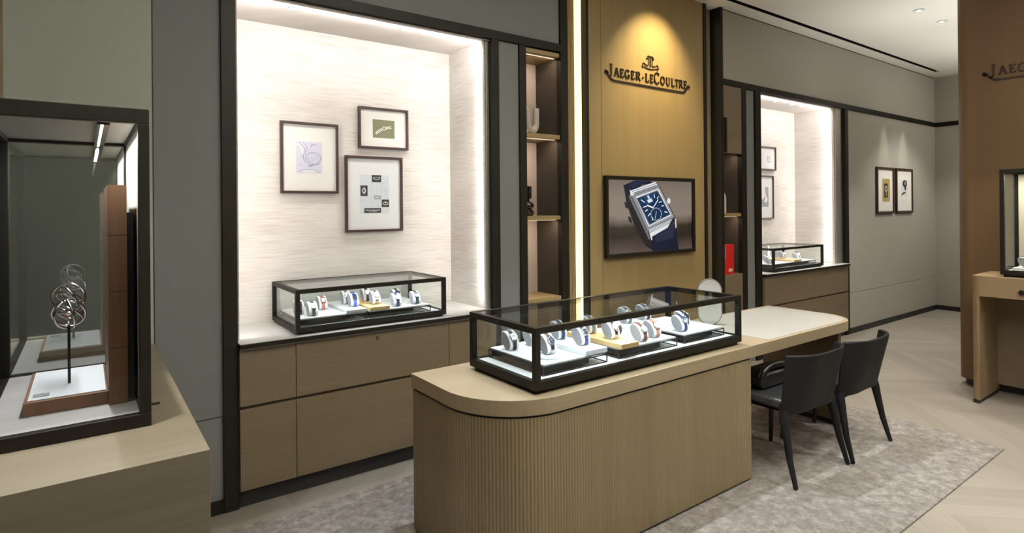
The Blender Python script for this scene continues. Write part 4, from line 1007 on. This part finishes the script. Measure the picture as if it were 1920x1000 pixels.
# bag lying on the near chair's seat
t = root('leather_bag', (3.52, 2.02, .4745), 'black leather bag with a curved handle on the seat of the near chair', 'bag')
prof = [(-.16, 0), (.16, 0), (.175, .03), (.165, .085), (.12, .105), (-.12, .105), (-.165, .085), (-.175, .03)]
mb = MB(); mb.wprism(prof, -.085, .085); mb.v = [(3.50+x_, 2.06+y_, .4745+z_) for x_, y_, z_ in mb.v]
mb.build('bag_body', M['bag'], t, .03, smooth=True, seg=4)
hp = [(3.35, 2.0, .545), (3.36, 1.99, .585), (3.42, 1.985, .612), (3.53, 1.985, .612), (3.63, 1.99, .585), (3.665, 2.0, .53)]
MB().tube(smoothpath(hp), .020, 12).build('handle', M['bag'], t, smooth=True)

# rug
rg = MB().prism([(.28, 1.19), (4.83, 1.19), (4.90, 1.9), (4.90, 3.19), (.28, 3.19)], .0004, .011)
o = rg.build('rug', M['rug'], None, .004); tag(o, 'large mottled taupe rug under the counter and chairs', 'rug')

# ------------------------------------------------------------------ left pedestal and vitrine
t = root('display_pedestal', (-.3, 2.6, 0), 'oak pedestal carrying the tall glass vitrine beside the grey wall', 'pedestal')
box(-1.3, .273, 1.79, 3.385, .03, .946).build('body', M['oak_ped'], t, .0015)
box(-1.28, .25, 1.82, 3.38, 0, .03).build('plinth', M['black'], t)
t = root('glass_vitrine', (-.04, 2.48, .947), 'tall glass vitrine with a dark frame on the oak pedestal', 'display case')
vx0, vx1, vy0, vy1, vz0, vz1 = -.262, .160, 2.10, 2.90, .9465, 1.915
f = MB(); bt, bw = .045, .030
for z0_, z1_ in ((vz0, vz0+.040), (vz1-bt, vz1)):
    f.box(vx0, vx1, vy0, vy0+bw, z0_, z1_).box(vx0, vx1, vy1-bw, vy1, z0_, z1_).box(vx0, vx0+bw, vy0+bw, vy1-bw, z0_, z1_).box(vx1-bw, vx1, vy0+bw, vy1-bw, z0_, z1_)
for xa in (vx0, vx1-bw):
    for ya in (vy0, vy1-bw): f.box(xa, xa+bw, ya, ya+bw, vz0+.04, vz1-bt)
f.build('frame', M['bronze'], t, .002)
MB().box(vx0+bw, vx1-bw, vy0+bw, vy1-bw, vz1-.034, vz1-.030).build('top_panel', M['steel_grey'], t)
MB().box(vx0+.01, vx1-.01, vy0+.012, vy1-.012, vz0+.003, .985).build('deck', M['deck_wood'], t)
MB().box(.136, .142, vy0+bw, vy1-bw, .985, vz1-bt).build('side_panel', M['cream_panel'], t)
MB().box(vx0+bw, vx1-bw, vy0+.012, vy0+.016, .987, vz1-bt).build('front_glass', M['glass'], t)
MB().box(vx0+bw, vx1-bw, vy1-.006, vy1-.002, .987, vz1-bt).build('rear_glass', M['glass_mir'], t)
MB().box(vx0+.012, vx0+.016, vy0+bw, vy1-bw, .987, vz1-bt).build('side_glass', M['glass'], t)
MB().box(.030, .062, vy0+bw+.02, vy1-bw-.02, vz1-.050, vz1-.034).build('led_housing', M['steel'], t)
MB().box(.040, .046, vy0+bw+.03, vy1-bw-.03, vz1-.053, vz1-.050).build('led_strip', M['led_w'], t)
MB().tube([(.160, 2.14, 1.0), (.172, 2.14, 1.0), (.185, 2.14, 1.0)], .004, 8).build('lock', M['bronze'], t)
area_m('vitrine_lamp', (.042, 2.5, vz1-.056), (0, 1, 0), (-.1, 0, -1), .66, .01, 9, (.95, .97, 1))
t = root('display_stand', (-.05, 2.49, .9855), 'orange-brown L-shaped display stand inside the vitrine', 'display stand')
box(-.156, .056, 2.285, 2.70, .9855, 1.026).build('base_block', M['walnut'], t, .001)
box(-.146, .050, 2.300, 2.69, 1.026, 1.029).build('white_inlay', M['white'], t)
bp_ = MB()
for i, (za, zb2) in enumerate(((.9855, 1.165), (1.167, 1.345), (1.347, 1.525), (1.527, 1.688))): bp_.box(.057, .108, 2.26, 2.70, za, zb2)
bp_.build('back_slab', M['walnut'], t)
box(.108, .126, 2.27, 2.70, .9855, 1.60).build('rear_board', M['black'], t)
MB().box(-.135, -.095, 2.33, 2.365, 1.029, 1.031).build('name_plate', pm['gry'], t)
t = root('ring_sculpture', (-.045, 2.46, 1.029), 'chrome watch movement model of interlaced rings on a thin rod, in the vitrine', 'model')
sx_, sy_, szz = -.047, 2.46, 1.262
MB().tube([(sx_, sy_, 1.0292), (sx_, sy_, szz-.04)], .0042, 12).build('rod', M['bronze_side'], t, smooth=True)
rg_ = MB()
def ring(mb_, c, nrm, r_, tr, n=28):
    nn = Vector(nrm).normalized(); a_ = nn.orthogonal().normalized(); b2 = nn.cross(a_)
    mb_.tube([Vector(c)+(a_*math.cos(2*math.pi*i/n)+b2*math.sin(2*math.pi*i/n))*r_ for i in range(n)], tr, 8, closed=True)
for nr, rr in (((1, .3, .2), .048), ((.2, 1, .4), .046), ((.5, .5, .8), .043), ((-.6, .8, .1), .047), ((.1, .2, 1), .040)): ring(rg_, (sx_, sy_, szz), nr, rr, .0042)
rg_.build('ring', M['steel'], t, smooth=True)
rg2 = MB()
for nr, rr in (((.2, 1, .1), .046), ((1, .5, .5), .038), ((.4, .6, 1), .034)): ring(rg2, (sx_, sy_, szz+.055), nr, rr, .0038)
rg2.build('upper_ring', M['steel'], t, smooth=True)
mv = MB(); mv.lathe([(.018, -.004), (.02, 0), (.018, .004)], sx_, sy_, szz, 20); mv.lathe([(.01, .0), (.012, .012), (.008, .02)], sx_, sy_, szz, 16)
mv.build('movement', M['rose'], t, smooth=True)

# ------------------------------------------------------------------ console table and case at the column
t = root('console_table', (6.05, .6, 0), 'light wood console table with a rounded corner against the wood column', 'table')
tp = [(5.785, -1.2), (6.298, -1.2), (6.298, 1.635)]+arc(5.855, 1.565, .07, 90, 180, 8)
MB().prism(tp, .866, 1.030).build('table_top', M['oak_table'], t, .003)
lp = [(5.787, 1.578), (6.29, 1.578), (6.29, 1.633)]+arc(5.842, 1.578, .055, 90, 180, 8)[:-1]
MB().prism(lp, .03, .866).build('end_panel', M['oak_table'], t, .003)
MB().box(5.80, 6.28, 1.585, 1.625, 0, .03).build('foot', M['black'], t)
MB().box(6.24, 6.29, -1.2, 1.578, .08, .866).build('back_panel', M['oak_cab'], t)
MB().tube([(5.785, 1.31, .925), (5.768, 1.31, .925)], [.016, .020], 14).build('knob', M['bronze'], t, smooth=True)
t, zd = display_case(5.835, 6.235, .55, 1.455, 1.0305, 1.878, 'tall glass display case on the console table at the column', .028, .05, topglass='glass')
MB().box(6.212, 6.216, .58, 1.425, 1.09, 1.848).build('back_panel', M['cream_panel'], t)  # added cream panel so the inside of the case looks lit
C4 = 'glass case at the wood column'
block(5.92, 6.15, 1.08, 1.40, zd+.0005, zd+.02, 'white', 'white block in the glass case at the wood column')
watch_on_cushion(6.00, 1.33, zd+.021, 0, 'black', 'round', 'on the white block, glass case at the wood column', C4)
area_m('case_lamp', (6.03, 1.0, 1.84), (0, 1, 0), (0, 0, -1), .78, .02, 13, (1, .90, .70))

for o in list(bpy.data.objects):
    if 'o0' in o: del o['o0']
